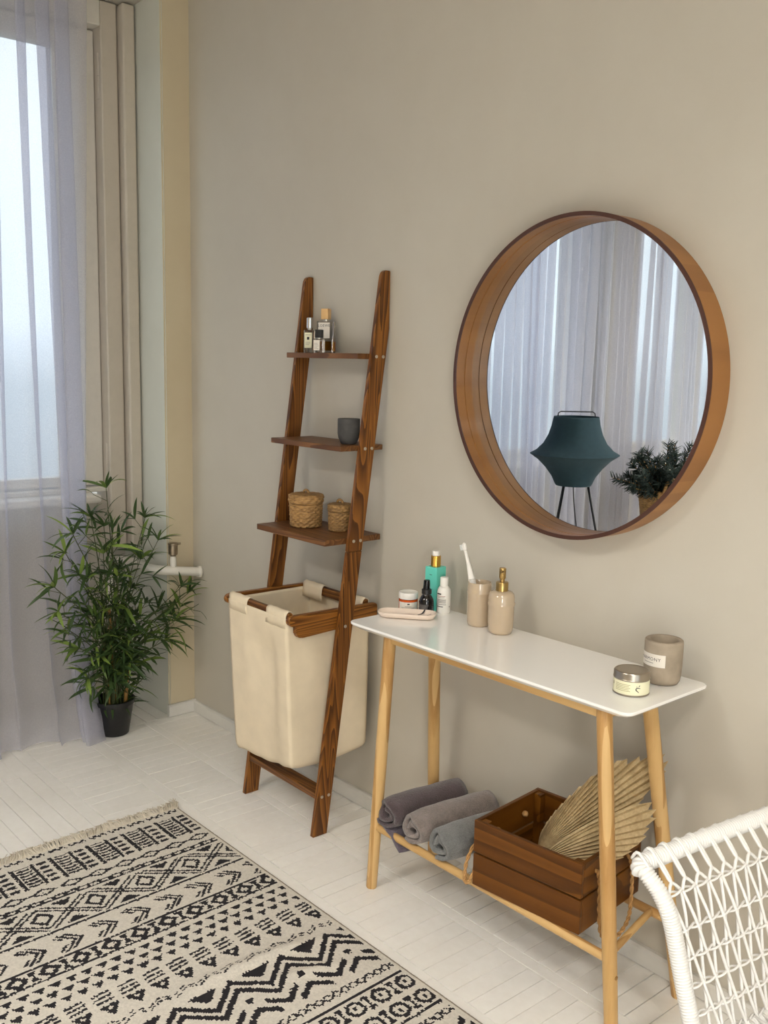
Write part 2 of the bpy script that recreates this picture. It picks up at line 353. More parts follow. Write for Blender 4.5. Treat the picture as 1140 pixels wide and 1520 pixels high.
o = obj('wall_pier', bm, M_PIER); o.data.materials.append(M_REVEAL)
for fc in o.data.polygons: fc.material_index = 1 if fc.normal.y < -.9 else 0
struct(o, 'cream corner pier beside the window niche')
# baseboards, a little crooked and chipped
def board_strip(a, b, h, th, nrm, n=40):
    bm = bmesh.new(); a = Vector(a); b = Vector(b); nrm = Vector(nrm); R = []
    for i in range(n + 1):
        t = i / n; q = a.lerp(b, t); w = noise.noise(q * 4.0) * 0.004; w2 = noise.noise(q * 9 + Vector((5, 0, 0))) * 0.003
        R.append([bm.verts.new(q + Vector((0, 0, 0.002 + max(0, w2)))), bm.verts.new(q + nrm * (th + w2) + Vector((0, 0, 0.001 + max(0, w2 * 2)))),
                  bm.verts.new(q + nrm * (th + w2) + Vector((0, 0, h - .006 + w))), bm.verts.new(q + nrm * (th - .006) + Vector((0, 0, h + w))), bm.verts.new(q + Vector((0, 0, h + w)))])
    for A, B in zip(R, R[1:]):
        for k in range(5): bm.faces.new((A[k], A[(k + 1) % 5], B[(k + 1) % 5], B[k]))
    bm.faces.new(R[0]); bm.faces.new(R[-1][::-1]); return bm
struct(obj('baseboard_back', board_strip((-1.982, 0, 0), (RX1, 0, 0), 0.05, 0.016, (0, -1, 0), 120), M_TRIM), 'chipped white baseboard along the beige wall')
struct(obj('baseboard_left', board_strip((-2.0, -0.13, 0), (-2.0, 0, 0), 0.052, 0.018, (1, 0, 0), 10), M_TRIM))

# floorboards: rows of short boards across, narrow runners between, long boards by the window
NP = 0; PLK = {}
def plank(x0, x1, y0, y1):
    global NP
    g = random.choice([.0004, .0005, .0006, .0009, .0017]) ; g2 = random.choice([.0004, .0006, .0009, .0016])
    key = (round(x1 - x0, 4), round(y1 - y0, 4), g, g2)
    if key not in PLK:
        hx, hy = (x1 - x0) / 2 - g, (y1 - y0) / 2 - g2
        bm = box(-hx, hx, -hy, hy, -0.012, 0, bevel=0.0005, seg=1); me = bpy.data.meshes.new('plank'); bm.to_mesh(me); bm.free(); me.materials.append(M_PLANK); PLK[key] = me
    o = bpy.data.objects.new('plank', PLK[key]); COL.objects.link(o); o.parent = f
    o.location = ((x0 + x1) / 2, (y0 + y1) / 2, -random.choice([0, 0, .0002, .0004, .0007])); o.rotation_euler = (random.uniform(-.002, .002), random.uniform(-.001, .001), random.uniform(-.0015, .0015)); NP += 1
bw = 0.0525
def cross_row(xa, xb, y0, y1):
    n = max(1, round((xb - xa) / bw))
    for i in range(n): plank(xa + (xb - xa) * i / n, xa + (xb - xa) * (i + 1) / n, y0, y1)
def runner(xa, xb, y0, y1, ln=0.5):
    n = max(1, round((xb - xa) / ln))
    for i in range(n): plank(xa + (xb - xa) * i / n, xa + (xb - xa) * (i + 1) / n, y0, y1)
cross_row(-1.99, 1.475, -0.209, -0.004); runner(-1.99, 1.475, -0.245, -0.209)
cross_row(-1.99, 1.475, -0.461, -0.245); runner(-1.99, 1.475, -0.515, -0.461)
cross_row(-1.99, -1.15, -0.731, -0.515); runner(-2.39, -1.15, -0.78, -0.731)
yy = -0.78
while yy > -1.7: runner(-2.39, -1.15, yy - 0.0548, yy, 0.62); yy -= 0.0548
for yb in (-.121, -.176, -.231, -.286, -.341, -.390): runner(-2.39, -1.99, yb - .054, yb, .4)

cross_row(-2.39, -1.99, -0.78, -0.444)
rest = bmesh.new()
def rest_planks(xa, xb, ya, yb, w=0.22, bw_=0.0525):
    y = ya
    while y < yb - .01:
        x = xa
        while x < xb - .01: add_box(rest, x + .0006, min(x + bw_, xb) - .0006, y + .0006, min(y + w, yb) - .0006, -0.012, -0.0004); x += bw_
        y += w
rest_planks(1.475, RX1, RY0, 0); rest_planks(-1.15, 1.475, RY0, -1.7, .3); rest_planks(-2.39, -1.15, RY0, -1.71, .3, .0575); rest_planks(-1.15, 1.475, -1.7, -0.515, .24)
o = obj('plank', rest, M_PLANK, f); o['kind'] = 'stuff'

# ------------------------------------------------------------------ windows of the left wall
def window(name, ya, yb, handle_y=None):
    w = bpy.data.objects.new(name, None); COL.objects.link(w); w.location = (-2.32, (ya + yb) / 2, 0.94); w['kind'] = 'structure'; cy = (ya + yb) / 2
    def part(n, x0, x1, y0, y1, z0, z1, m=M_FRAME, bev=.004, par=None):
        bm = box(x0 + 2.32, x1 + 2.32, y0 - cy, y1 - cy, z0 - .94, z1 - .94, bevel=bev); return obj(n, bm, m, par or w)
    H0, H1 = 0.905, 2.855
    for s, y in ((1, yb), (-1, ya)):
        part('casing', -2.36, -2.20, *sorted((y - s * .005, y - s * .058)), H0 - .2, H1, M_FRAMEB, .008)
        part('jamb', -2.38, -2.24, *sorted((y - s * .062, y - s * .132)), H0 - .2, H1, M_FRAMEB, .006)
    part('head', -2.38, -2.24, ya + .132, yb - .132, 2.76, H1); part('sill', -2.42, -2.17, ya + .14, yb - .20, 0.902, 0.935, M_FRAME, .01)
    part('bottom_rail', -2.38, -2.26, ya + .132, yb - .132, 0.935, 0.955); part('mullion', -2.39, -2.25, cy - .05, cy + .05, .955, 2.76)
    for a, b in ((ya + .134, cy - .052), (cy + .052, yb - .134)):
        inner = .17 if b > cy else .10; A = a + (.17 if a < cy else .10); B = b - inner
        if a < cy: A = a + .06; B = b - .08
        else: A = a + .08; B = b - .17
        s_ = part('sash', -2.36, -2.30, a, A, .96, 2.755)
        part('stile', -2.36, -2.30, B, b, .96, 2.755, par=None); part('rail', -2.358, -2.302, A, B, .96, 1.0); part('rail', -2.358, -2.302, A, B, 2.67, 2.755)
        part('pane', -2.334, -2.328, A - .005, B + .005, .99, 2.68, M_PANE, 0)
        hy = b if b > cy else a; sg = 1 if b > cy else -1
        for hz in (1.05, 2.58):
            h = obj('hinge', tube([(-2.268 + 2.32, hy - sg * -.006 - cy, hz - .085 - .94), (-2.268 + 2.32, hy + sg * .006 - cy, hz - .941), ], .009, 10), M_FRAMEB, w)
            obj('hinge', tube([(-2.268 + 2.32, hy + sg * .006 - cy, hz - .938), (-2.268 + 2.32, hy + sg * .006 - cy, hz + .085 - .94)], .009, 10), M_FRAMEB, w)
    if handle_y is not None:
        obj('handle', tube(spline([(-.28 + .30, handle_y - cy, .50), (.075, handle_y - cy, .50), (.085, handle_y - .03 - cy, .50), (.085, handle_y - .12 - cy, .455)], 6), .012, 10), M_FRAME, w, smooth=True)
    return w
window('window_1', *WIN[0]); window('window_2', *WIN[1], handle_y=-3.88)
# the window behind the photographer, in the right wall
w = bpy.data.objects.new('window_3', None); COL.objects.link(w); w.location = (RX1 + .15, (y0 + y1) / 2, z0); w['kind'] = 'structure'
cy = (y0 + y1) / 2; n3 = 4
for i in range(n3 + 1):
    yy = y0 + (y1 - y0) * i / n3; obj('stile', box(-.04, .04, max(yy - .05, y0) - cy, min(yy + .05, y1) - cy, 0, z1 - z0, bevel=.004), M_FRAME, w)
for i in range(n3):
    a = y0 + (y1 - y0) * i / n3 + .05 - cy; b = y0 + (y1 - y0) * (i + 1) / n3 - .05 - cy
    obj('rail', box(-.035, .035, a, b, 0, .09, bevel=.004), M_FRAME, w); obj('rail', box(-.035, .035, a, b, z1 - z0 - .09, z1 - z0, bevel=.004), M_FRAME, w); obj('pane', box(-.003, .003, a, b, .09, z1 - z0 - .09), M_PANE, w)


# two drum lamps added out of view on the ceiling as main fill light
def fill_glow(strength):
    s = NT('fill_drum_glow'); em = s.n('ShaderNodeEmission'); em.inputs[0].default_value = (1.0, 0.965, 0.91, 1); em.inputs[1].default_value = strength; s.l(em.outputs[0], s.out.inputs[0]); return s.m
M_GLOW = fill_glow(FILL_DRUM)
for lx_, ly_, lab in ((1.95, -2.15, 'added white drum fill lamp nearest the beige wall'), (-.25, -3.2, 'added white drum fill lamp nearer the left windows')):
    cl = thing('fill_lamp', lab, 'lamp', (lx_, ly_, RH))
    obj('drum', lathe([(0, -.002), (.43, -.002), (.43, -.36), (.42, -.36), (.42, -.02), (0, -.02)], 64), M_WHITE, cl, auto=.6)  # deep rim shaped to keep the added light off the upper wall
    obj('diffuser', lathe([(0, -.115), (.415, -.115), (.415, -.110), (0, -.110)], 64), M_GLOW, cl)

fl_ = thing('fill_column', 'added tall paper column fill lamp by the right window', 'lamp', (2.78, -2.65, 0))  # unseen lamp added for low fill light and highlights on the ceramics
M_FILL_PAPER = NT('fill_column_glow'); _e = M_FILL_PAPER.n('ShaderNodeEmission'); _e.inputs[0].default_value = (1.0, 0.965, 0.91, 1); _e.inputs[1].default_value = FILL_COLUMN; M_FILL_PAPER.l(_e.outputs[0], M_FILL_PAPER.out.inputs[0]); M_FILL_PAPER = M_FILL_PAPER.m
obj('base', lathe([(0, .001), (.16, .001), (.16, .02), (.02, .03), (.02, .16), (0, .16)], 32), M_WHITE, fl_, auto=.6)
obj('paper_shade', lathe([(0, .16), (.15, .16)] + [(.155 + .006 * (k % 2), .165 + 1.5 * k / 30) for k in range(31)] + [(.15, 1.67), (0, 1.67)], 40), M_FILL_PAPER, fl_, smooth=True)

# ------------------------------------------------------------------ sheer curtains
def curtain(name, ya, yb, label, xm, seed, pool=True):
    ny, nz = int((yb - ya) / .006), 70; bm = bmesh.new(); G = []
    rs = random.Random(seed); ph = [rs.uniform(0, 6) for _ in range(6)]
    for j in range(nz + 1):
        t = j / nz; z = 2.98 * (1 - t) ** 1.0; row = []
        for i in range(ny + 1):
            s = i / ny; y = ya + (yb - ya) * s
            yw = y + .022 * math.sin(y * 7 + ph[0] + t * .8) + .008 * math.sin(y * 19 + ph[1] - t)
            am = .95 + .22 * math.sin(yw * 5 + ph[5]); th = yw * 84 + ph[2] + .9 * math.sin(t * 2.2 + yw * 9)
            a = (.028 * math.sin(th) + .006 * math.sin(yw * 171 + ph[3] + t * 1.2)) * am + .014 * math.sin(yw * 17 + ph[4] + t * 1.5)
            ov = .050 * math.cos(th + .5) * am * (1 - .3 * t) + .012 * math.sin(yw * 23 + ph[4])
            x = xm + a; zz = z
            if pool and z < .5:
                k = (.5 - z) / .5
                x += .085 * k * k * (1 + .5 * math.sin(y * 9 + ph[1])) + .040 * k * noise.noise(Vector((y * 8, z * 10, seed)))
                zz = z + .012 * k * k * (1 + noise.noise(Vector((y * 14, z * 16, seed + 3))))
            yo = y + .02 * t * math.sin(y * 11 + ph[3]) + ov * (1 if seed == 1 else .22) * min(1, 40 * s, 40 * (1 - s))
            if s > .97 : yo -= 0.05 * t * (1 if seed == 1 else 0)
            row.append(bm.verts.new((x, yo, max(zz, .003))))
        G.append(row)
    for j in range(nz):
        for i in range(ny): bm.faces.new((G[j][i], G[j][i + 1], G[j + 1][i + 1], G[j + 1][i]))
    t_ = thing(name, label, 'curtain', (xm, (ya + yb) / 2, 0))
    o = obj('fabric', bm, M_SHEER, t_, smooth=True); o.matrix_parent_inverse = Matrix.Translation(t_.location).inverted()
    # stitched hem along the free edge
    hb = bmesh.new()
    return t_
curtain('sheer_curtain', -2.72, -0.405, 'sheer white curtain pooling on the floor beside the potted bamboo', -2.025, 1)
curtain('sheer_curtain', -5.02, -2.73, 'sheer white curtain of the far window, seen in the round mirror', -2.02, 2)
rod = thing('curtain_rod', 'white curtain rod above the windows', 'curtain rod', (-2.02, -2.6, 3.0))
obj('rod', tube([(0, -2.5, 0), (0, 2.4, 0)], .012, 12), M_FRAME, rod, smooth=True)
for yb_ in (-2.3, 0, 2.3): obj('bracket', box(-.085, .008, yb_ - .01, yb_ + .01, -.012, .012), M_FRAME, rod)

# ------------------------------------------------------------------ heating pipe with air valve
hp = thing('heating_pipe', 'white heating pipe rounding the wall corner behind the bamboo', 'pipe', (-1.95, -.1, .62))
pts = spline([(-1.935, -.003, .618), (-1.94, -.06, .626), (-1.955, -.14, .636), (-1.99, -.185, .640), (-2.06, -.20, .641), (-2.20, -.20, .640), (-2.27, -.22, .62), (-2.275, -.24, .5), (-2.275, -.24, .05)], 8)
o = obj('pipe', tube(pts, .019, 16), M_PIPE, hp, smooth=True); o.matrix_parent_inverse = Matrix.Translation(hp.location).inverted()
def P(name, bm, mat, par, smooth=True, auto=None):
    o = obj(name, bm, mat, par, smooth=(smooth and auto is None), auto=auto); o.matrix_parent_inverse = Matrix.LocRotScale(par.location, par.rotation_euler, par.scale).inverted() if par.parent is None else Matrix()
    return o
P('collar', lathe([(0, -.006), (.0235, -.006), (.0235, .012), (0, .012)], 20, (-1.936, 0, 0), None).__class__() if False else tube([(-1.935, -.002, .618), (-1.9365, -.016, .6195)], .024, 18), M_PIPE, hp)
P('valve_neck', lathe([(0, 0), (.013, 0), (.013, .035), (.011, .04), (.011, .052), (0, .052)], 18, (-1.952, -.120, .648)), M_PIPE, hp, auto=.6)
P('air_valve', lathe([(0, 0), (.010, 0), (.012, .008), (.019, .012), (.0195, .050), (.021, .052), (.021, .058), (.015, .060), (0, .060)], 20, (-1.952, -.120, .690)), M_VALVE, hp, auto=.6)
P('valve_knob', tube([(-1.94, -.104, .745), (-1.935, -.094, .746)], .005, 8), M_VALVE, hp)
rv = thing('radiator_valve', 'white painted pipe fitting near the floor behind the black pot', 'pipe fitting', (-2.2, -.24, 0))
P('riser', tube([(-2.16, -.225, 0), (-2.16, -.225, .045), ], .014, 12), M_PIPE, rv)
P('body', lathe([(0, 0), (.022, .002), (.030, .012), (.030, .028), (.02, .036), (.024, .045), (.026, .06), (.016, .07), (0, .072)], 18, (-2.16, -.225, .035)), M_PIPE, rv)
P('cap', tube(spline([(-2.16, -.225, .12), (-2.155, -.215, .135), (-2.13, -.19, .138)], 5), .018, 12), M_PIPE, rv)
P('branch', tube(spline([(-2.16, -.225, .06), (-2.19, -.26, .06), (-2.27, -.30, .06)], 5), .012, 12), M_PIPE, rv)

# ================================================================== LADDER SHELF
LX0, LX1, RT = -1.164, -0.7645, 0.018            # right faces of the two rails, rail thickness
def rail_y(z): return min(-.0015, -0.2195 + 0.1367 * z)        # back edge of a rail at height z
lad = thing('ladder_shelf', 'dark stained wooden ladder shelf leaning on the beige wall', 'shelf', ((LX0 + LX1) / 2, -.25, 0))
RD = 0.055
def rail_poly(za, zb, top=False):
    p = [(rail_y(za), za), (rail_y(za) - RD, za)]
    if not top: p += [(rail_y(zb) - RD, zb), (rail_y(zb), zb)]
    else:
        fy = lambda z: -0.2195 + 0.1367 * z - RD
        p += [(fy(zb - .03), zb - .03), (fy(zb - .015) + .001, zb - .015), (fy(zb - .005) + .005, zb - .005), (fy(zb) + .012, zb), (-.003, zb), (-.0015, zb - .003), (-.0015, (-.0015 + .2195) / .1367)]
    return p
ZT = 1.77
for X in (LX0, LX1):
    P('upper_rail', prism(rail_poly(.9075, ZT, True), RT, 'yz', X - RT, bevel=.0018), M_LADDER, lad, False)
    P('lower_rail', prism(rail_poly(0, .9065), RT, 'yz', X - RT, bevel=.0018), M_LADDER, lad, False)
SHELF = [(1.518, -.111, .017, -.004), (1.236, -.172, .017, -.004), (.949, -.228, .019, -.006)]
scr = [(z - t / 2, None) for z, yf, t, yb in SHELF]
for z, yf, t, yb in SHELF:
    P('shelf_board', box(LX0 + .0005, LX1 - RT - .0005, yf, yb, z - t, z, bevel=.0018), M_SHELF, lad, False)
    for dy in (.013, .040): P('screw', lathe([(0, -.0006), (.0052, -.0006), (.0052, .0012), (.004, .0018), (.0015, .0008), (0, .0006)], 14), M_STEEL, lad).matrix_basis = Matrix.Translation((LX1, -0.2195 + .1367 * z - dy, z - .009)) @ Matrix.Rotation(PI / 2, 4, 'Y')
for dy, z in ((.030, .672), (.013, .129), (.040, .129)):
    P('screw', lathe([(0, -.0006), (.0052, -.0006), (.0052, .0012), (.004, .0018), (.0015, .0008), (0, .0006)], 14), M_STEEL, lad).matrix_basis = Matrix.Translation((LX1, rail_y(z) - dy, z)) @ Matrix.Rotation(PI / 2, 4, 'Y')
P('crossbar', box(LX0, LX1 - RT, rail_y(.13) - .053, rail_y(.13) - .003, .118, .139, bevel=.002), M_BARX, lad, False)
# hamper frame arms
for X in (LX0, LX1 - RT - .022):
    yA, yB = -.352, -.012
    poly = [(yB, .672), (yB - .006, .668), (-.305, .655), (-.322, .658), (-.330, .672), (-.330, .690), (-.338, .694), (-.350, .697), (-.357, .706), (-.357, .716), (-.350, .724), (-.335, .727), (-.10, .724), (yB - .004, .722), (yB, .714)]
    P('hamper_arm', prism(poly, .022, 'yz', X, bevel=.002), M_BARY, lad, False)

# the canvas hamper hanging from two bars
ham = thing('laundry_hamper', 'cream canvas laundry bag hanging in the ladder shelf', 'hamper', (-.98, -.19, .235))
hx0, hx1 = LX0 + .023, LX1 - RT - .023; by0, by1 = -.338, -.040
for y in (by0, by1): P('hanging_bar', box(hx0, hx1, y - .009, y + .009, .700, .732, bevel=.004), M_BARX, ham, False)
def bag():
    bm = bmesh.new(); nz, ns = 46, 34; G = []
    for j in range(nz + 1):
        t = j / nz; z = .716 + (.235 - .716) * t
        b = math.sin(PI * min(1, t * 1.02)) * .001
        x0, x1, yA, yB = hx0 + .004 + .012 * t - b, hx1 - .004 - .004 * t + b + .008 * t, by0 - .014 + .02 * t - b, by1 + .012 - .008 * t + b
        if t > .96: q = ((t - .96) / .04) ** 2 * .006; x0 += q; x1 -= q; yA += q; yB -= q
        ring = []
        per = [(x0, yA, x1, yA), (x1, yA, x1, yB), (x1, yB, x0, yB), (x0, yB, x0, yA)]
        for si, (a, b_, c, d) in enumerate(per):
            for k in range(ns):
                s = k / ns; x, y = a + (c - a) * s, b_ + (d - b_) * s
                nx, ny = [(0, -1), (1, 0), (0, 1), (-1, 0)][si]; ed = math.sin(PI * s)
                w = (noise.noise(Vector((x * 9, y * 9, z * 4))) * .010 + math.sin((x + y) * 38 + z * 7) * .0035 + (-.014 * (1 - abs(2 * s - 1) ** 2) * t * (1 if si == 0 else .3))) * ed
                if si == 0: w += -.010 * math.exp(-((s - .72) / .10) ** 2) * math.sin(PI * min(1, t * 1.1))
                w *= max(0, min(1, (t - .06) * 5))
                sag = 0
                if t > .88: sag = -.012 * ed * (t - .88) / .12 + .010 * (noise.noise(Vector((x * 14, y * 14, 2)))) * (t - .88) / .12
                tilt = -.034 * (1 - (x - hx0) / (hx1 - hx0)) * t
                ring.append(bm.verts.new((x + nx * w, y + ny * w, z + sag + tilt)))
        G.append(ring)
    n = 4 * ns
    for A, B in zip(G, G[1:]):
        for k in range(n): bm.faces.new((A[k], A[(k + 1) % n], B[(k + 1) % n], B[k]))
    c = bm.verts.new(((hx0 + hx1) / 2, (by0 + by1) / 2, .208)); L_ = G[-1]
    for k in range(n): bm.faces.new((L_[k], L_[(k + 1) % n], c))
    # cut the hand opening at the front and back so that the bar shows
    return bm
bm = bag(); xc = (hx0 + hx1) / 2
kill = [fc for fc in bm.faces if fc.calc_center_median().z > .7035 and ((abs(fc.calc_center_median().x - xc) < .055 and abs(fc.normal.y) > .5) or abs(fc.normal.x) > .5)]
bmesh.ops.delete(bm, geom=kill, context='FACES')
o = P('bag', bm, M_CANVAS, ham); sm = o.modifiers.new('cloth_thickness', 'SOLIDIFY'); sm.thickness = .0022; sm.offset = 1
for y in (by0, by1):
    for xa, xb in ((hx0 + .004, xc - .055), (xc + .055, hx1 - .004)):
        bmx = bmesh.new(); prof = []
        for k in range(13):
            a = PI * k / 12; prof.append((y - .0125 * math.cos(a), .722 + .0135 * math.sin(a)))
        prof = [(y - .0145, .684), (y - .0140, .706)] + prof + [(y + .0130, .708), (y + .0135, .690)]
        G = [[bmx.verts.new((xa + (xb - xa) * i / 8, py + .0008 * math.sin(i * 2 + k), pz + .0008 * math.sin(i * 1.7 + k * .3))) for k, (py, pz) in enumerate(prof)] for i in range(9)]
        for A, B in zip(G, G[1:]):
            for k in range(len(prof) - 1): bmx.faces.new((A[k], A[k + 1], B[k + 1], B[k]))
        o = P('fabric_loop', bmx, M_CANVAS, ham); sm = o.modifiers.new('cloth_thickness', 'SOLIDIFY'); sm.thickness = .0018; sm.offset = 1

# ================================================================== THINGS ON THE LADDER
S1, S2, S3 = SHELF[0][0], SHELF[1][0], SHELF[2][0]
def bars(par, mat, rows, x0, x1, y, s=1):
    for z0_, z1_, fr in rows: obj('print_line', box(x0, x0 + (x1 - x0) * fr, y - .0003, y, z0_, z1_), mat, par)
def flat_bottle(name, label, loc, rz, w, d, h, cap_w, cap_h, cap_mat, liquid, liq_mat, cap_round=False, neck=.006):
    t = thing(name, label, 'perfume', loc, rz)
    g = obj('glass_body', box(-w / 2, w / 2, -d / 2, d / 2, 0.0003, h, bevel=.0025), M_GLASS, t)
    if liquid: obj('perfume_liquid', box(-w / 2 + .005, w / 2 - .005, -d / 2 + .005, d / 2 - .005, .008, .008 + liquid, bevel=.001), liq_mat, t)
    obj('neck', lathe([(0, h), (cap_w * .32, h), (cap_w * .32, h + neck), (0, h + neck)], 20), M_STEEL, t, smooth=False)
    if cap_round: obj('cap', lathe([(0, h + neck), (cap_w / 2, h + neck), (cap_w / 2, h + neck + cap_h - .001), (cap_w / 2 - .001, h + neck + cap_h), (0, h + neck + cap_h)], 28), cap_mat, t, auto=.6)
    else: obj('cap', box(-cap_w / 2, cap_w / 2, -cap_w / 2, cap_w / 2, h + neck, h + neck + cap_h, bevel=.0012), cap_mat, t)
    return t
FA = math.radians(-0) 
def face_rot(x, y, extra=0): return CAM_T(x, y) + PI / 2 + extra     # turns a thing's -y side to the room
M_CAPWOOD = wood('pale_cap_wood', L((176, 134, 84)), L((204, 164, 110)), L((216, 178, 126)), 'Z', 1, rings=4)
M_CHROME = plain('polished_silver', (222, 218, 214), 0.08, 1.0, var=0.0)
t = flat_bottle('perfume_bottle', 'tall clear perfume bottle with pale wooden cap', (-1.040, -.040, S1), .55, .058, .026, .103, .026, .034, M_CAPWOOD, .030, M_AMBER)
obj('paper_label', box(-.022, .018, -.0137, -.0132, .048, .098), M_LABEL, t)
link('lettering', text_mesh('LOEWE', .0115, lambda c: Vector((c.x - .002, -.0140, c.y + .085))), M_INK, t)
t = flat_bottle('perfume_bottle', 'slim clear perfume bottle with polished silver cap', (-1.108, -.056, S1), .62, .036, .026, .075, .022, .034, M_CHROME, 0, None, True)
obj('paper_label', box(-.014, .012, -.0137, -.0132, .016, .066), M_TINLBL, t); obj('emblem', box(-.005, .003, -.0141, -.0138, .043, .052), M_INK, t)
bars(t, M_GREYINK, [(.058, .0595, 1), (.034, .035, .9), (.030, .031, .9), (.026, .027, .7)], -.010, .008, -.0138)
t = flat_bottle('perfume_bottle', 'short clear perfume bottle with cubic black cap', (-1.012, -.088, S1), .55, .034, .020, .044, .022, .026, M_BLACK, 0, None, neck=.004)
obj('paper_label', box(-.015, .006, -.0107, -.0102, .008, .041), M_LABEL, t); bars(t, M_GREYINK, [(.030, .031, .7), (.026, .027, .8), (.021, .022, .9), (.017, .018, .6), (.013, .014, .9)], -.013, .004, -.0108)

def cup_profile(R, H, th, base_r): return [(0, 0), (base_r, 0), (base_r + .004, .002), (R - .006, .012), (R - .002, .022), (R, .035), (R, H - .002), (R - .001, H), (R - th + .001, H), (R - th, H - .002), (R - th, .02), (R - th - .01, .012), (0, .012)]
tg = obj('candle_cup', lathe(cup_profile(.035, .080, .005, .020), 48), M_DCONC, None, auto=.7, loc=(-.838, -.098, S2)); tag(tg, 'charcoal concrete cup on the middle ladder shelf', 'cup')
def basket(name, label, loc, R, H, lid_h, mat):
    t = thing(name, label, 'basket', loc); nb = 15
    def d(tt, z, j): return (.0026 * math.sin(nb * tt + PI * (j // 3)) + .0022 * math.sin(PI * (j % 3 + .5) / 3) + .0022 * noise.noise(Vector((math.cos(tt) * 5, math.sin(tt) * 5, z * 140)))) * R / .053
    n = 30; prof = [(0, .001), (R * .85, .001)] + [(R * (.93 + .07 * k / n), .002 + (H - lid_h - .003) * k / n) for k in range(n + 1)] + [(0, H - lid_h - .002)]
    obj('body', lathe(prof, 88, disp=lambda tt, z, j: d(tt, z, j) if 1 < j < n + 2 else 0), mat, t, smooth=True)
    lp = [(0, H - lid_h), (R * 1.04, H - lid_h)] + [(R * 1.05, H - lid_h + lid_h * .9 * k / 8) for k in range(1, 9)] + [(R * (1 - k / 9), H + .001 * (k % 2)) for k in range(1, 9)] + [(0, H)]
    obj('lid', lathe(lp, 88, disp=lambda tt, z, j: d(tt, z, j) if 1 < j < 17 else 0), mat, t, smooth=True)
    ring = [(.014 * math.cos(a), 0, H + .003 + .010 * math.sin(a)) for a in (PI * k / 10 for k in range(11))]
    obj('knob', tube(ring, .0042, 8), mat, t, smooth=True); return t
basket('lidded_basket', 'larger round lidded seagrass basket on the lowest ladder shelf', (-1.035, -.118, S3), .053, .108, .030, M_SEAGRASS2)
basket('lidded_basket', 'smaller round lidded seagrass basket half hidden by the ladder rail', (-.903, -.078, S3), .037, .088, .024, M_SEAGRASS)

# ================================================================== MIRROR
mir = thing('round_mirror', 'large round wall mirror in a deep brown veneer ring', 'mirror', (0, 0, 1.4614))
R0 = .400; MD = .0755
def ring(prof, seg=160):
    bm = bmesh.new(); G = []
    for k in range(seg):
        a = 2 * PI * k / seg; G.append([bm.verts.new((r * math.cos(a), y, r * math.sin(a))) for r, y in prof])
    n = len(prof)
    for k in range(seg):
        A, B = G[k], G[(k + 1) % seg]
        for i in range(n): bm.faces.new((A[i], A[(i + 1) % n], B[(i + 1) % n], B[i]))
    return bm
obj('frame', ring([(R0, -.0005), (R0, -MD + .003), (R0 - .009, -MD + .003), (R0 - .009, -.042), (R0 - .0075, -.0415), (R0 - .0075, -.0395), (R0 - .0095, -.039), (R0 - .0095, -.0005)]), M_WALNUT, mir, auto=.5)
obj('front_edge', ring([(R0 + .0004, -MD + .0031), (R0 + .0004, -MD), (R0 - .0094, -MD), (R0 - .0094, -MD + .0031)]), M_DKEDGE, mir, auto=.5)
bm = bmesh.new(); bmesh.ops.create_circle(bm, cap_ends=True, segments=160, radius=R0 - .0094, matrix=Matrix.Rotation(PI / 2, 4, 'X')); 
ex = bmesh.ops.extrude_face_region(bm, geom=bm.faces[:]); bmesh.ops.translate(bm, verts=[v for v in ex['geom'] if isinstance(v, bmesh.types.BMVert)], vec=(0, .006, 0))
obj('glass', bm, M_MIRROR, mir, loc=(0, -.012, 0)); bm = bmesh.new(); bmesh.ops.create_circle(bm, cap_ends=True, segments=96, radius=R0 - .012, matrix=Matrix.Rotation(PI / 2, 4, 'X')); obj('backing', bm, M_DKEDGE, mir, loc=(0, -.003, 0))

# ================================================================== CONSOLE TABLE
TC = (-.035, -.197); TR = .0162; TZ = .782
tab = thing('console_table', 'narrow white-topped console table on round bamboo legs', 'table', (TC[0], TC[1], 0), TR)
def T_(x, y, z): # world -> table local
    c, s = math.cos(-TR), math.sin(-TR); dx, dy = x - TC[0], y - TC[1]; return Vector((dx * c - dy * s, dx * s + dy * c, z))
def rounded_rect(hx, hy, r, n=6):
    p = []
    for cx_, cy_, a0 in ((hx - r, hy - r, 0), (-hx + r, hy - r, PI / 2), (-hx + r, -hy + r, PI), (hx - r, -hy + r, 1.5 * PI)):
        for k in range(n + 1): a = a0 + PI / 2 * k / n; p.append((cx_ + r * math.cos(a), cy_ + r * math.sin(a)))
    return p
bm = bmesh.new(); HX, HY = .463, .158; G = []
for z, ins in ((TZ - .018, .016), (TZ - .009, .003), (TZ - .006, .0005), (TZ - .0015, 0), (TZ, .0015)):
    G.append([bm.verts.new((x, y, z)) for x, y in rounded_rect(HX - ins, HY - ins, .022)])
n = len(G[0])
for A, B in zip(G, G[1:]):
    for k in range(n): bm.faces.new((A[k], A[(k + 1) % n], B[(k + 1) % n], B[k]))
bm.faces.new(G[0][::-1]); bm.faces.new(G[-1]); obj('tabletop', bm, M_TABLE, tab, auto=.5)
LEGS = {'FL': ((-.381, -.3026, .766), (-.429, -.312, 0)), 'FR': ((.335, -.303, .766), (.406, -.303, 0)), 'RR': ((.333, -.137, .766), (.409, -.046, 0)), 'RL': ((-.381, -.137, .766), (-.455, -.046, 0))}
LP = {k: (T_(*a), T_(*b)) for k, (a, b) in LEGS.items()}
for k, (a, b) in LP.items():
    d = (b - a); o = obj('leg', tube([a, a + d * .25, a + d * .5, a + d * .8, b + Vector((0, 0, .0)) - d * .004, b], [.0175, .0175, .0175, .0165, .0155, .0145], 20), M_BAMBOO, tab, auto=.6)
def atz(k, z): a, b = LP[k]; return a.lerp(b, (a.z - z) / (a.z - b.z))
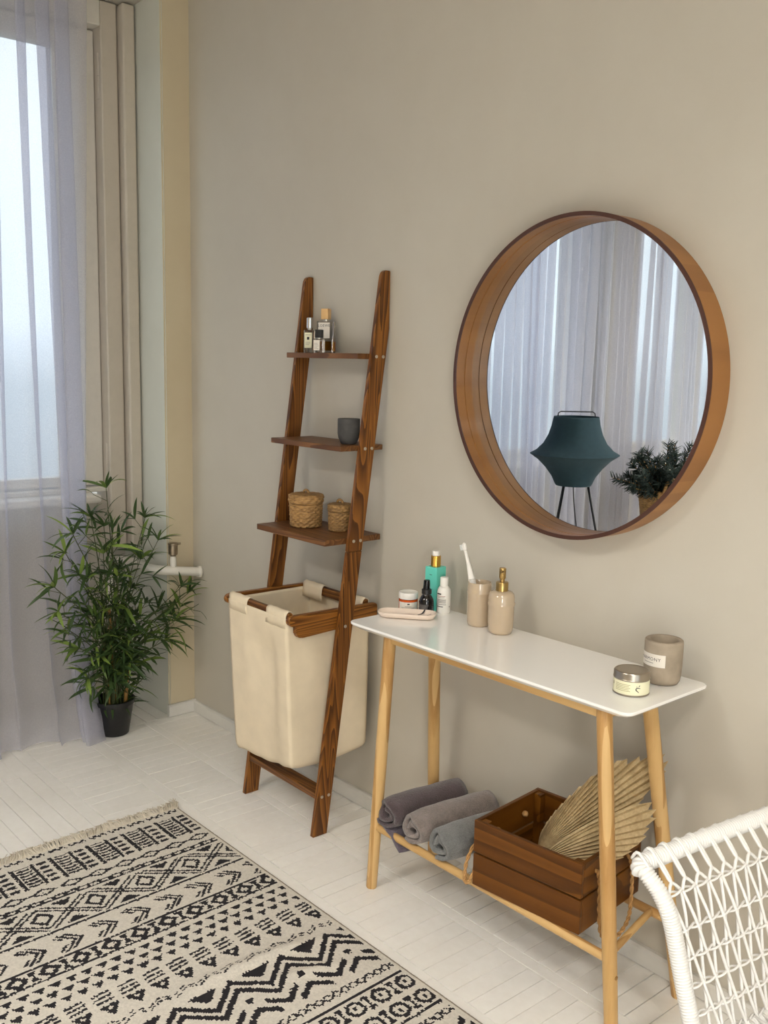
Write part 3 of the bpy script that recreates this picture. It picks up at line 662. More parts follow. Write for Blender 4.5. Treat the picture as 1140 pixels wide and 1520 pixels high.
def apron(a, b, mat, n_):
    d = (b - a).normalized(); s = Vector((-d.y, d.x, 0)) * .009; bm = bmesh.new(); vs = []
    for q in (a, b):
        for sx in (-1, 1):
            for z in (.738, .766): vs.append(bm.verts.new((q.x + s.x * sx, q.y + s.y * sx, z)))
    for fc in ((0, 1, 3, 2), (4, 6, 7, 5), (0, 4, 5, 1), (2, 3, 7, 6), (0, 2, 6, 4), (1, 5, 7, 3)): bm.faces.new([vs[i] for i in fc])
    obj(n_, bm, mat, tab)
apron(atz('FL', .75), atz('FR', .75), M_BAMBOOX, 'apron'); apron(atz('RL', .75), atz('RR', .75), M_BAMBOOX, 'apron'); apron(atz('FL', .75), atz('RL', .75), M_BAMBOOY, 'apron'); apron(atz('FR', .75), atz('RR', .75), M_BAMBOOY, 'apron')
ZR = .190
obj('lower_rod', tube([atz('FL', ZR), atz('FR', ZR)], .011, 14), M_BAMBOOX, tab, auto=.6); obj('lower_rod', tube([atz('RL', ZR + .004), atz('RR', ZR + .004)], .011, 14), M_BAMBOOX, tab, auto=.6)
fr, rr_ = atz('FR', ZR + .012), atz('RR', ZR); fl, rl = atz('FL', ZR + .012), atz('RL', ZR)
obj('side_rod', tube([fr, Vector((rr_.x - .055, rr_.y, ZR + .006))], .0085, 12), M_BAMBOOY, tab, auto=.6); obj('side_rod', tube([fl, Vector((rl.x + .055, rl.y, ZR + .006))], .0085, 12), M_BAMBOOY, tab, auto=.6)
obj('peg', tube([atz('FR', .155) + Vector((.0165, 0, 0)), atz('FR', .155) + Vector((.018, 0, 0))], .005, 10), M_CANE, tab)

# ------------------------------------------------------------------ things on the table top
t = thing('soap_dish', 'shallow blush ceramic tray with black line marks', 'dish', (-.424, -.205, TZ), .70)
def oval(hx, hy, r): return rounded_rect(hx, hy, r, 10)
bm = bmesh.new(); G = []
for z, i in ((.001, .014), (.004, .006), (.012, .001), (.0165, 0), (.0175, .0015), (.0165, .003), (.010, .008), (.0075, .014)): G.append([bm.verts.new((x, y, z)) for x, y in oval(.083 - i, .034 - i, .030 - i * .9)])
n = len(G[0])
for A, B in zip(G, G[1:]):
    for k in range(n): bm.faces.new((A[k], A[(k + 1) % n], B[(k + 1) % n], B[k]))
bm.faces.new(G[0][::-1]); bm.faces.new(G[-1]); obj('tray', bm, M_PINKW, t, auto=.9)
bm = prism([(-.060, -.006), (-.03, -.011), (.010, -.010), (.022, -.002), (.020, .008), (.004, .010), (-.03, .002)], .0006, 'xy', .0076); obj('pink_glaze_patch', bm, M_PINK, t)
for k, (xa, wd) in enumerate(((.030, .0045), (.056, .0018))):
    bmx = bmesh.new(); pr = [(-.0225, .0095), (-.015, .0082), (.016, .0082), (.0215, .0095), (.0262, .0125), (.0302, .0172)]
    G = [[bmx.verts.new((xa + y * .55 + dx, y, z + .0006)) for dx in (-wd / 2, wd / 2)] for y, z in pr]
    for A, B in zip(G, G[1:]): bmx.faces.new((A[0], A[1], B[1], B[0]))
    obj('black_line', bmx, M_INK, t)
# cream jar
t = thing('cream_jar', 'low round cream jar with white lid and orange band', 'jar', (-.492, -.140, TZ)); ct = CAM_T(-.492, -.14)
obj('jar_body', lathe([(0, 0), (.026, 0), (.028, .002), (.028, .032), (0, .032)], 40), M_ORANGE, t, auto=.7)
obj('lid', lathe([(0, .034), (.0275, .034), (.0285, .036), (.0285, .050), (.027, .0525), (.0255, .0528), (.024, .0518), (0, .0518)], 40), M_WHITE, t, auto=.7)
obj('paper_label', cyl_patch(.028, ct - 1.15, ct + 1.15, .001, .0265), M_LABEL, t, smooth=True)
o = obj('emblem', cyl_patch(.0284, ct - .10, ct + .14, .0195, .0230, 6), M_INK, t)
for z, a in ((.014, .35), (.0105, .7), (.008, .7)): obj('print_line', cyl_patch(.0284, ct - a, ct + a, z, z + .0009), M_GREYINK, t)
# dark spray bottle
t = thing('spray_bottle', 'small round black spray bottle with smoky clear cap', 'bottle', (-.428, -.128, TZ)); ct = CAM_T(-.428, -.128)
M_DKGL = plain('black_brown_glass', (12, 9, 9), 0.08, var=0.0)
obj('bottle_body', lathe([(0, 0), (.019, 0), (.021, .002), (.0215, .02), (.0215, .036), (.020, .043), (.015, .051), (.011, .056), (.0105, .060), (0, .060)], 40), M_DKGL, t, auto=.8)
obj('collar', lathe([(0, .0585), (.0145, .0585), (.0145, .0705), (.0125, .0715), (0, .0715)], 32), M_BLACK, t, auto=.7)
obj('clear_cap', lathe([(0, .0715), (.0105, .0715), (.0090, .097), (.0075, .098), (0, .098)], 28), M_SMOKE, t, auto=.7)
obj('nozzle', lathe([(0, .0725), (.0055, .0725), (.0050, .0955), (0, .0955)], 18), M_BLACK, t, auto=.7)
obj('paper_label', cyl_patch(.0215, ct - 1.2, ct + .2, .006, .030), plain('dark_grey_label', (70, 66, 66), .5), t)
for z in (.025, .021, .017, .012): obj('print_line', cyl_patch(.0219, ct - 1.05, ct + .05, z, z + .0009), M_GREYINK, t)
# turquoise box bottle
t = thing('pump_bottle', 'square turquoise pump bottle with gold collar and white cap', 'bottle', (-.452, -.072, TZ), CAM_T(-.452, -.072) + PI / 4 + .10)
obj('body', box(-.0215, .0215, -.0215, .0215, .0003, .127, bevel=.0012), M_TEAL, t); obj('gold_collar', lathe([(0, .127), (.0145, .127), (.0145, .158), (.0135, .159), (0, .159)], 36), M_GOLD, t, auto=.7)
obj('cap', lathe([(0, .159), (.0108, .159), (.0108, .172), (.0095, .1732), (0, .1732)], 32), M_WHITE, t, auto=.7)
obj('emblem', box(-.0045, .0045, -.0219, -.0216, .104, .1055), M_INK, t)
# white bottle
t = thing('lotion_bottle', 'small white lotion bottle with printed label and screw cap', 'bottle', (-.404, -.082, TZ)); ct = CAM_T(-.404, -.082)
obj('body', lathe([(0, 0), (.0175, 0), (.0195, .002), (.020, .01), (.020, .060), (.0185, .070), (.0135, .077), (.011, .079), (0, .079)], 40), M_WHITE, t, auto=.8)
obj('cap', lathe([(0, .079), (.0118, .079), (.0118, .103), (.0108, .1045), (0, .1045)], 32), M_WHITE, t, auto=.7)
for z, h, a0, a1, m in ((.056, .0040, -1.15, -.40, M_INK), (.051, .0018, -1.15, .20, M_PINK), (.0475, .0012, -1.1, .1, M_GREYINK), (.042, .0011, -1.1, .30, M_GREYINK), (.0395, .0011, -1.1, .30, M_GREYINK), (.037, .0011, -1.1, .30, M_GREYINK), (.0345, .0011, -1.1, .30, M_GREYINK), (.032, .0011, -1.1, .30, M_GREYINK), (.027, .0012, -1.1, .35, M_INK), (.020, .0022, -1.1, -.1, M_INK), (.0195, .003, .85, 1.0, M_INK)):
    obj('print_line', cyl_patch(.0200, ct + a0, ct + a1, z, z + h, 8), m, t)
# tumbler with toothbrush
t = thing('tumbler', 'taupe glazed ceramic tumbler holding a white toothbrush', 'cup', (-.250, -.096, TZ)); 
pr = [(0, 0), (.027, 0), (.0305, .003), (.032, .010), (.0325, .030), (.033, .088), (.0345, .091), (.0345, .096), (.033, .099), (.0325, .118), (.0315, .1215), (.0295, .1215), (.0285, .118), (.0285, .012), (.025, .008), (0, .008)]
obj('cup_body', lathe(pr, 48), M_TAUPE, t, auto=.9)
tb = thing('toothbrush', 'white electric toothbrush leaning in the taupe tumbler', 'toothbrush', (-.246, -.086, TZ + .012))
A = Vector((.000, -.012, 0)); B = Vector((-.029, -.016, .112)); C = Vector((-.0425, -.019, .158)); D = Vector((-.0535, -.021, .192)); ax = (D - A).normalized()
obj('handle', tube([A, A.lerp(B, .1), A.lerp(B, .5), B], [.0075, .0105, .0105, .0100], 20), M_WHITE, tb, auto=.7)
obj('brush_neck', tube([B + ax * .001, B.lerp(C, .25), C, D], [.0098, .0085, .0052, .0042], 18), M_WHITE, tb, auto=.7)
hd = D + ax * .008
obj('brush_head', tube([D - ax * .004, D + ax * .003, D + ax * .010, D + ax * .017, D + ax * .020], [.0042, .0062, .0068, .0055, .002], 16), M_WHITE, tb, smooth=True)
sd = Vector((-.85, -.45, .1)).normalized(); sd = (sd - ax * sd.dot(ax)).normalized(); b2 = ax.cross(sd)
bmx = bmesh.new()
for i in range(5):
    for j in range(3): 
        q = hd + ax * (i - 2) * .0032 + b2 * (j - 1) * .003; add_tube(bmx, [q + sd * .004, q + sd * .0125], .0013, 6)
obj('bristles', bmx, plain('pale_bristles', (214, 216, 214), .6), tb)
# soap dispenser
t = thing('soap_dispenser', 'taupe glazed soap dispenser with brass pump', 'dispenser', (-.158, -.106, TZ)); ct = CAM_T(-.158, -.106)
pr = [(0, 0), (.026, 0), (.0305, .003), (.033, .010), (.0345, .030), (.0353, .076), (.0368, .0785), (.0368, .0845), (.0350, .0875), (.0352, .099), (.033, .108), (.028, .1135), (.018, .1165), (0, .1165)]
obj('body', lathe(pr, 56), M_TAUPE, t, auto=.9)
obj('brass_collar', lathe([(0, .1165), (.0165, .1165), (.0165, .1385), (.0155, .140), (0, .140)], 36), M_BRASS, t, auto=.7)
obj('pump_stem', lathe([(0, .140), (.0062, .140), (.0062, .1475), (0, .1475)], 20), M_BRASS, t, auto=.7)
obj('pump_head', lathe([(0, .1475), (.0072, .1475), (.0090, .152), (.0090, .176), (.0078, .178), (0, .178)], 28), M_BRASS, t, auto=.7)
sp = obj('spout', tube([(0, 0, .168), (math.cos(ct) * .012, math.sin(ct) * .012, .168), (math.cos(ct) * .020, math.sin(ct) * .020, .166)], [.0040, .0040, .0036], 14), M_BRASS, t, auto=.6)
# concrete candle
cx_, cy_ = .346, -.106
t = thing('concrete_candle', 'grey concrete candle pot with a white paper label', 'candle', (cx_, cy_, TZ)); ct = CAM_T(cx_, cy_)
obj('pot', lathe([(r_ * .96, z_ * .97) for r_, z_ in ((0, 0), (.030, 0), (.037, .002), (.0415, .009), (.0435, .022), (.0448, .05), (.0450, .098), (.0440, .103), (.0425, .1045), (.036, .1045), (.034, .102), (.034, .070), (0, .069))], 64), M_CONC, t, auto=.9)
lr = .0434; a0 = ct - 1.32; a1 = ct + .12
obj('paper_label', cyl_patch(lr, a0 - .3, a1, .045, .074), M_LABEL, t, smooth=True)
am = (a0 + a1) / 2 - .18
def wrap(rad, a, z, sc=1): return lambda c: Vector(((rad) * math.cos(a + c.x / rad), (rad) * math.sin(a + c.x / rad), z + c.y))
link('lettering', text_mesh('HARMONY', .0108, wrap(lr + .0008, am, .0585)), M_INK, t)
obj('print_line', cyl_patch(lr + .0004, am - .35, am + .28, .0525, .0538), M_GREYINK, t)
# tin
t = thing('candle_tin', 'low round tin with a pale yellow label and metal lid', 'tin', (.345, -.222, TZ)); ct = CAM_T(.345, -.222)
obj('tin_body', lathe([(0, 0), (.0385, 0), (.0400, .0012), (.0400, .0025), (.0390, .0035), (.0390, .036), (0, .036)], 56), M_TIN, t, auto=.6)
obj('lid', lathe([(0, .0345), (.0398, .0345), (.0405, .0355), (.0405, .0365), (.0398, .0375), (.0395, .049), (.0380, .0515), (.0350, .0525), (.0340, .0515), (0, .0515)], 56), M_TIN, t, auto=.6)
obj('paper_label', cyl_patch(.0390, ct - 2.4, ct + 2.4, .0042, .0335, 40), M_TINLBL, t, smooth=True)
for i, z in enumerate((.026, .0225, .019, .0155, .012)): obj('print_line', cyl_patch(.0394, ct - .98, ct - .05 - .07 * (i % 2), z, z + .0013, 10), plain('olive_ink', (168, 162, 120), .6), t)
obj('print_line', cyl_patch(.0394, ct - 1.25, ct - 1.18, .020, .027, 3), M_INK, t)
def arc_mark(pts, w):
    bmx = bmesh.new(); pts = spline([(a, z, 0) for a, z in pts], 5); Q = []
    for i, q in enumerate(pts):
        d = (pts[min(i + 1, len(pts) - 1)] - pts[max(i - 1, 0)]).normalized(); nn = Vector((-d.y, d.x, 0)) * w * (0.55 + .45 * math.sin(PI * i / (len(pts) - 1)))
        Q.append([bmx.verts.new((.0394 * math.cos(ct + s.x / .039), .0394 * math.sin(ct + s.x / .039), s.y)) for s in (q + nn, q - nn)])
    for A, B in zip(Q, Q[1:]): bmx.faces.new((A[0], A[1], B[1], B[0]))
    obj('emblem', bmx, M_INK, t)
arc_mark([(.020, .020), (.014, .0215), (.010, .018), (.013, .0145), (.017, .011)], .0011); arc_mark([(.0165, .024), (.019, .0275)], .0008); arc_mark([(.011, .0235), (.013, .0245)], .0008)

# ================================================================== UNDER THE TABLE
RODTOP = ZR + .0113
def towel(name, label, xf, yf, xb, yb, R, col, turns, seed, z):
    t = thing(name, label, 'towel', ((xf + xb) / 2, (yf + yb) / 2, z))
    ln = math.hypot(xb - xf, yb - yf); ang = math.atan2(yb - yf, xb - xf)
    th = .0180; r0 = .012; N = int(26 * turns); M = 16; bm = bmesh.new()
    def cross(r, a, off, v):
        rr = r + off; bul = 1 - .10 * abs(2 * v - 1) ** 6
        x = rr * math.cos(a) * 1.04; y = rr * math.sin(a) * .92
        return x * bul, y * bul
    G = []
    for side in (1, -1):
        S = []
        for i in range(N + 1):
            a = -turns * 2 * PI * (1 - i / N) + (-.45 * PI) + seed; r = r0 + (R - th / 2 - r0) * (i / N) ** .9; row = []
            for j in range(M + 1):
                v = j / M; ls = (v - .5) * ln; x, zz = cross(r, a, side * th * .36, v)
                q = Vector((x * 30, zz * 30, ls * 16 + seed)); nz = noise.noise(q) * .0035; ls2 = ls + noise.noise(q * 1.7 + Vector((9, 0, 0))) * .004 * (1 if j in (0, M) else .2) + (.006 * math.sin(a * 2 + seed) if j == 0 else 0)
                row.append(bm.verts.new((ls2, x * (1 + nz / max(r, .01)), R * .93 + zz * (1 + nz / max(r, .01)))))
            S.append(row)
        G.append(S)
    O, I = G
    for i in range(N):
        for j in range(M):
            bm.faces.new((O[i][j], O[i + 1][j], O[i + 1][j + 1], O[i][j + 1])); bm.faces.new((I[i][j], I[i][j + 1], I[i + 1][j + 1], I[i + 1][j]))
        for j in (0, M): bm.faces.new((O[i][j], I[i][j], I[i + 1][j], O[i + 1][j]))
    for i in (0, N):
        for j in range(M): bm.faces.new((O[i][j], O[i][j + 1], I[i][j + 1], I[i][j]))
    t.rotation_euler = (0, 0, ang); m = towel_mat(name + label[:9], col)
    obj('terry_roll', bm, m, t, smooth=True); return t, m, ln, R
t, m, ln, R = towel('rolled_towel', 'dark plum rolled towel beside the bamboo leg', -.366, -.318, -.345, -.055, .057, (78, 64, 66), 1.7, .6, RODTOP - .001)
bm = bmesh.new(); G = [[bm.verts.new(q) for q in (Vector((x, .012 - .02 * k, [.010, .0, -.008, -.028, -.040][k] + .003 * math.sin(x * 60 + k))) for k in range(5))] for x in (-ln / 2 - .002, -ln / 2 + .015, -ln / 2 + .04, -ln / 2 + .06)]
for A, B in zip(G, G[1:]):
    for k in range(4): bm.faces.new((A[k], A[k + 1], B[k + 1], B[k]))
o = obj('loose_flap', bm, towel_mat('plum_flap', (92, 82, 92)), t, smooth=True); mo = o.modifiers.new('cloth_thickness', 'SOLIDIFY'); mo.thickness = .006
towel('rolled_towel', 'taupe grey rolled towel in the middle of the three', -.256, -.322, -.232, -.045, .056, (128, 116, 110), 1.9, .3, RODTOP - .001)
towel('rolled_towel', 'blue grey rolled towel next to the wooden crate', -.146, -.326, -.108, -.050, .057, (110, 110, 108), 1.9, .0, RODTOP - .001)

# crate
CC = (.128, -.180); CA = math.radians(6.0); cw, cdp, cz0, ch = .312, .272, RODTOP, .172
cr_ = thing('wooden_crate', 'dark brown slatted wooden crate with rope handles', 'crate', (CC[0], CC[1], cz0), CA); hw, hd_ = cw / 2, cdp / 2; tk = .011
for z0_, z1_ in ((.0, .0835), (.0885, ch)):
    for s in (-1, 1):
        obj('side_board', box(-hw, hw, *sorted((s * hd_, s * (hd_ - tk))), z0_, z1_, bevel=.0015), M_CRATE, cr_)
        obj('end_board', box(*sorted((s * hw, s * (hw - tk))), -hd_ + tk + .0004, hd_ - tk - .0004, z0_, z1_ - .0005, bevel=.0015), M_CRATEY, cr_)
for sx in (-1, 1):
    for sy in (-1, 1): obj('corner_post', box(*sorted((sx * (hw - tk - .0003), sx * (hw - tk - .02))), *sorted((sy * (hd_ - tk - .0003), sy * (hd_ - tk - .02))), .010, ch - .004), M_CRATEY, cr_)
for k in range(3): obj('bottom_board', box(-hw + tk + .001, hw - tk - .001, -hd_ + tk + .001 + k * .0835, -hd_ + tk + .001 + k * .0835 + .080, .001, .010), M_CRATE, cr_)
def rope(pts, r=.0042):
    c = spline(pts, 14); bm = bmesh.new(); n = len(c)
    for ph in (0, PI):
        P_ = []
        for i, q in enumerate(c):
            d = (c[min(i + 1, n - 1)] - c[max(i - 1, 0)]).normalized(); a, b = frame_at(d, Vector((.3, .2, 1))); an = ph + i * .55
            P_.append(q + (a * math.cos(an) + b * math.sin(an)) * r * .55)
        add_tube(bm, P_, r * .72, 8)
    return bm
hz = .125
def knot(x, y, z): return lathe([(0, -.008), (.006, -.006), (.009, 0), (.006, .006), (0, .008)], 12, (x, y, z))
# left end: loop swinging out over the towel
obj('rope_handle', rope([(-hw + tk + .006, -.062, hz), (-hw - .006, -.064, hz - .002), (-hw - .030, -.085, .085), (-hw - .040, -.108, .040), (-hw - .034, -.124, .004), (-hw - .022, -.132, -.006), (-hw - .010, -.128, .010), (-hw - .006, -.105, .060), (-hw - .005, -.085, hz - .02), (-hw + tk + .006, -.075, hz)]), M_ROPE, cr_, smooth=True)
obj('rope_handle', rope([(hw - tk - .006, -.075, hz + .012), (hw + .004, -.075, hz + .010), (hw + .013, -.077, hz - .02), (hw + .015, -.077, .05), (hw + .018, -.070, -.012), (hw + .022, -.045, -.040), (hw + .024, 0, -.050), (hw + .022, .045, -.036), (hw + .018, .066, -.006), (hw + .015, .072, .05), (hw + .013, .070, hz - .03), (hw + .004, .068, hz - .004), (hw - tk - .006, .068, hz)]), M_ROPE, cr_, smooth=True)
for x, y, z in ((-hw + tk + .008, -.062, hz), (-hw + tk + .008, .055, hz + .005), (hw - tk - .008, -.075, hz + .012), (hw - tk - .008, .068, hz)): obj('rope_knot', knot(x, y, z), M_ROPE, cr_, smooth=True)

# dried palm fans standing in the crate
def palm(name, label, base, e1, e2, polar, n, pleat, mpp, bend):
    t = thing(name, label, 'dried palm', base); e1 = Vector(e1).normalized(); e2 = Vector(e2).normalized(); nn = e1.cross(e2).normalized()
    A = [math.radians(a) for a, r in polar]; Rr = [r * mpp for a, r in polar]
    def rad(a):
        for i in range(len(A) - 1):
            if A[i] >= a >= A[i + 1]: k = (A[i] - a) / (A[i] - A[i + 1]); return Rr[i] + (Rr[i + 1] - Rr[i]) * k
        return Rr[-1]
    rs = random.Random(n)
    ribs = []; M = 10; tot = 2 * n + 1
    for i in range(tot):
        a = A[0] + (A[-1] - A[0]) * i / (tot - 1); r = rad(a) * (1 + rs.uniform(-.035, .02) - (.05 if i % 2 else 0)); row = []
        for j in range(M + 1):
            s = .02 + .98 * j / M; aa = a + bend * (1 - s) * (a - (A[0] + A[-1]) / 2); q = r * s
            off = (pleat if i % 2 else -pleat) * min(1, s * 2.2) * (1 + rs.uniform(-.15, .15)) + .035 * s * s * math.cos((a - (A[0] + A[-1]) / 2) * 2.2) - .02 * s
            row.append(e1 * math.cos(aa) * q + e2 * math.sin(aa) * q + nn * off)
        ribs.append(row)
    for i in range(0, tot - 1, 2):     # each pleat (two facets) is one leaf segment
        bm = bmesh.new(); G = [[bm.verts.new(q) for q in ribs[k]] for k in (i, i + 1, i + 2)]
        for X, Y in zip(G, G[1:]):
            for j in range(M): bm.faces.new((X[j], X[j + 1], Y[j + 1], Y[j]))
        o = obj('leaf_segment', bm, M_PALM, t); mo = o.modifiers.new('leaf_thickness', 'SOLIDIFY'); mo.thickness = .0007; mo.offset = 0
    obj('leaf_stalk', tube([(0, 0, 0), -e1 * .03 - e2 * .035], [.006, .004], 8), M_PALM, t); return t
palm('dried_palm_fan', 'large pleated dried palm fan standing up out of the crate', (.088, -.205, .290), (.82, .57, 0), (0, 0, 1), [(86, 16), (78, 34), (72, 56), (65, 94), (61, 124), (56, 168), (52, 184), (47, 212), (42, 205), (38, 168), (33, 136), (30, 112), (26, 76), (14, 40), (6, 26)], 32, .0034, .00198, .25)
palm('dried_palm_fan', 'smaller shaded dried palm fan tucked behind the larger one', (.098, -.235, .272), (.93, .36, 0), (.05, -.1, 1), [(46, 120), (42, 195), (37, 205), (33, 180), (29, 168), (24, 140), (18, 108), (10, 76), (2, 60), (-8, 50)], 20, .0032, .00190, .2)

# ================================================================== WHITE WICKER CHAIR
CR = math.radians(-8.0)
ch_ = thing('wicker_chair', 'white woven cord chair beside the console table', 'chair', (.655, -.620, 0), CR)
Wd = .565; NU = 16
prof = [(.0, .634), (.018, .626), (.040, .604), (.056, .576), (.066, .541), (.085, .466), (.112, .375), (.128, .335)]
pc = spline([(d, 0, z) for d, z in prof], 8)
cum = [0]
for a, b in zip(pc, pc[1:]): cum.append(cum[-1] + (b - a).length)
def panel(s, t):
    q = t * cum[-1]
    for i in range(len(cum) - 1):
        if cum[i + 1] >= q: k = (q - cum[i]) / max(1e-9, cum[i + 1] - cum[i]); v = pc[i].lerp(pc[i + 1], k); break
    else: v = pc[-1]
    ins = .045 * t                      # the back narrows towards the seat
    return Vector((v.x + .006, ins + s * (Wd - 2 * ins), v.z))
def ridged(path, r, pitch, name):
    """tube wound with cord: one ring of cord per pitch"""
    c = [Vector(q) for q in path]; L_ = [0]
    for a, b in zip(c, c[1:]): L_.append(L_[-1] + (b - a).length)
    def at(q):
        for i in range(len(L_) - 1):
            if L_[i + 1] >= q: return c[i].lerp(c[i + 1], (q - L_[i]) / max(1e-9, L_[i + 1] - L_[i]))
        return c[-1]
    n = int(L_[-1] / pitch); pts = []; rad = []
    for i in range(n):
        for k, rr in ((0.0, -.0020), (.25, .0002), (.5, .0011), (.75, .0002)): pts.append(at((i + k) * pitch)); rad.append(r + rr)
    pts.append(c[-1]); rad.append(r)
    return obj(name, tube(pts, rad, 14), M_WICKER, ch_, smooth=True)
def stile(side):
    y = lambda ins: (ins if side == 0 else Wd - ins)
    return [Vector((d, y(.045 * i / (len(prof) - 1)) , z)) for i, (d, z) in enumerate(prof)]
s0 = stile(0); s1 = stile(1)
ridged(spline([(.185, .055, 0.0102), (.155, .052, .20)] + [tuple(q) for q in reversed(s0[1:])] + [(.004, .010, .632)], 8), .0145, .0052, 'back_post')
ridged(spline([(.185, Wd - .055, 0.001), (.155, Wd - .052, .20)] + [tuple(q) for q in reversed(s1[1:])] + [(.004, Wd - .010, .632)], 8), .0145, .0052, 'back_post')
ridged(spline([(.010, .000, .628), (.003, .004, .632), (-.001, .014, .635), (-.001, .04, .637), (.0, Wd / 2, .643), (-.001, Wd - .04, .637), (-.001, Wd - .014, .635), (.003, Wd - .004, .632), (.010, Wd, .628)], 10), .0155, .0060, 'top_rail')
ridged([(.128, .05, .345), (.128, Wd - .05, .345)], .0125, .0046, 'seat_rail'); ridged([(.60, .03, .37), (.60, Wd - .03, .37)], .0125, .0046, 'seat_rail')
ridged([(.128, .048, .345), (.60, .03, .37)], .0125, .0046, 'seat_rail'); ridged([(.128, Wd - .048, .345), (.60, Wd - .03, .37)], .0125, .0046, 'seat_rail')
ridged([(.60, .03, .37), (.63, .02, .0102)], .0125, .0046, 'leg'); ridged([(.60, Wd - .03, .37), (.63, Wd - .02, .001)], .0125, .0046, 'leg')
HT = [.175, .36, .505, .65, .79, .93]
def strand(pts, r=.0031, name='strand', n=6): return obj(name, tube(spline(pts, n), r, 7), M_WICKER, ch_, smooth=True)
def fwd(v, d): return v + Vector((d, 0, 0))
for k in range(NU):
    s = (k + .5) / NU
    for sg in (-1, 1):
        sh = 1.55 / NU * sg; lim = 1.0; e_ = s + sh
        tend = 1.0
        if e_ < .015: tend = HT[0] + (1 - HT[0]) * (s - .015) / (-sh)
        if e_ > .985: tend = HT[0] + (1 - HT[0]) * (.985 - s) / sh
        pts = []
        for i in range(6):
            q = i / 5; tt = HT[0] + (tend - HT[0]) * q; pts.append(fwd(panel(s + sh * (tt - HT[0]) / (1 - HT[0]), tt), .0022 * sg))
        strand(pts)
    # the flare from the first line of twining up over the top rail
    for sg in (-1, 1):
        e2 = min(.99, max(.01, s + sg * .55 / NU))
        a = panel(s, HT[0]); b = panel(e2, .09); c_ = Vector((-.002, e2 * Wd, .656)); d_ = Vector((-.018, e2 * Wd, .640))
        strand([fwd(a, .001 * sg), fwd(a.lerp(b, .5), .004 + .001 * sg), fwd(b, .006), c_, d_], .0031, n=4)
for h in HT:
    N = 240; bm = bmesh.new()
    for ph in (0, PI):
        pts = []
        for i in range(N + 1):
            q = .012 + .976 * i / N; v = panel(q, h); an = ph + q * NU * PI * 1.0; pts.append(v + Vector((.0042 * math.cos(an), 0, .0030 * math.sin(an))))
        add_tube(bm, pts, .0022, 6)
    obj('twine', bm, M_WICKER, ch_, smooth=True)
for k in range(26):     # seat weave
    y = .06 + (Wd - .12) * k / 25; strand([(.128, y, .357), (.36, y, .350), (.60, y, .382)], .0035, 'seat_strand', 4)
for k in range(14):
    x = .15 + .43 * k / 13; strand([(x, .05, .352), (x, Wd / 2, .349 + .004 * (k % 2)), (x, Wd - .05, .352)], .0035, 'seat_strand', 4)

# ================================================================== BAMBOO IN A BLACK POT
PX, PY = -1.965, -.384
pl = thing('potted_bamboo', 'bushy artificial bamboo plant in a black pot', 'plant', (PX, PY, 0))
obj('pot', lathe([(0, .001), (.054, .001), (.057, .004), (.077, .128), (.082, .129), (.083, .145), (.078, .146), (.075, .130), (.070, .126), (.066, .105), (0, .105)], 48), M_BLACK, pl, auto=.7)
obj('soil', lathe([(0, .112), (.04, .112), (.064, .108), (.064, .104), (0, .104)], 24), M_SOIL, pl)
def leaf_mesh(ln, w, curl, fold, twist=0):
    bm = bmesh.new(); N = 6; rows = []
    for i in range(N + 1):
        s = i / N; hw_ = w * .5 * (math.sin(PI * min(1, s * .93 + .07)) ** .75) * (1 - .35 * s); hw_ = max(hw_, .0004) if i < N else .0002
        x = ln * s * math.cos(curl * s); z = -ln * s * math.sin(curl * s) * .8
        rows.append([bm.verts.new((x, -hw_, z + fold * hw_)), bm.verts.new((x, 0, z)), bm.verts.new((x, hw_, z + fold * hw_))])
    for A, B in zip(rows, rows[1:]):
        bm.faces.new((A[0], A[1], B[1], B[0])); bm.faces.new((A[1], A[2], B[2], B[1]))
    me = bpy.data.meshes.new('leaf'); bm.to_mesh(me); bm.free()
    for q in me.polygons: q.use_smooth = True
    return me
LM = []
for m in (M_LEAF, M_LEAF2, M_LEAF):
    for ln, w, c, fo in ((.112, .0170, .35, .35), (.092, .0150, .15, .4), (.126, .0175, .55, .3), (.078, .013, .7, .35)):
        me = leaf_mesh(ln, w, c, fo); me.materials.append(m); LM.append(me)
rs = random.Random(11); leaves = []; 
tips = [(-.399, .993), (-.493, .897), (-.575, .842), (-.60, .773), (-.64, .647), (-.62, .547), (-.235, .86), (-.21, .776), (-.10, .568), (-.03, .49), (-.13, .432), (-.188, .364), (-.545, .394), (-.531, .283), (-.328, .655), (-.438, .748), (-.353, .819), (-.276, .703), (-.469, .594), (-.575, .465), (-.264, .293), (-.401, .531), (-.546, .683), (-.23, .505), (-.07, .535), (-.499, .465), (-.42, .40), (-.33, .45), (-.45, .86), (-.30, .58), (-.36, .30), (-.46, .33), (-.52, .56), (-.40, .66), (-.17, .47)]
def add_whorl(pos, dirv, n, spread, scale=1.0):
    a, b = frame_at(dirv)
    for k in range(n):
        an = 2 * PI * k / n + rs.uniform(-.5, .5); v = (dirv * rs.uniform(.35, 1.0) + (a * math.cos(an) + b * math.sin(an)) * spread).normalized()
        leaves.append((pos.copy(), v, scale * rs.uniform(.75, 1.1), rs.uniform(-.9, .9)))
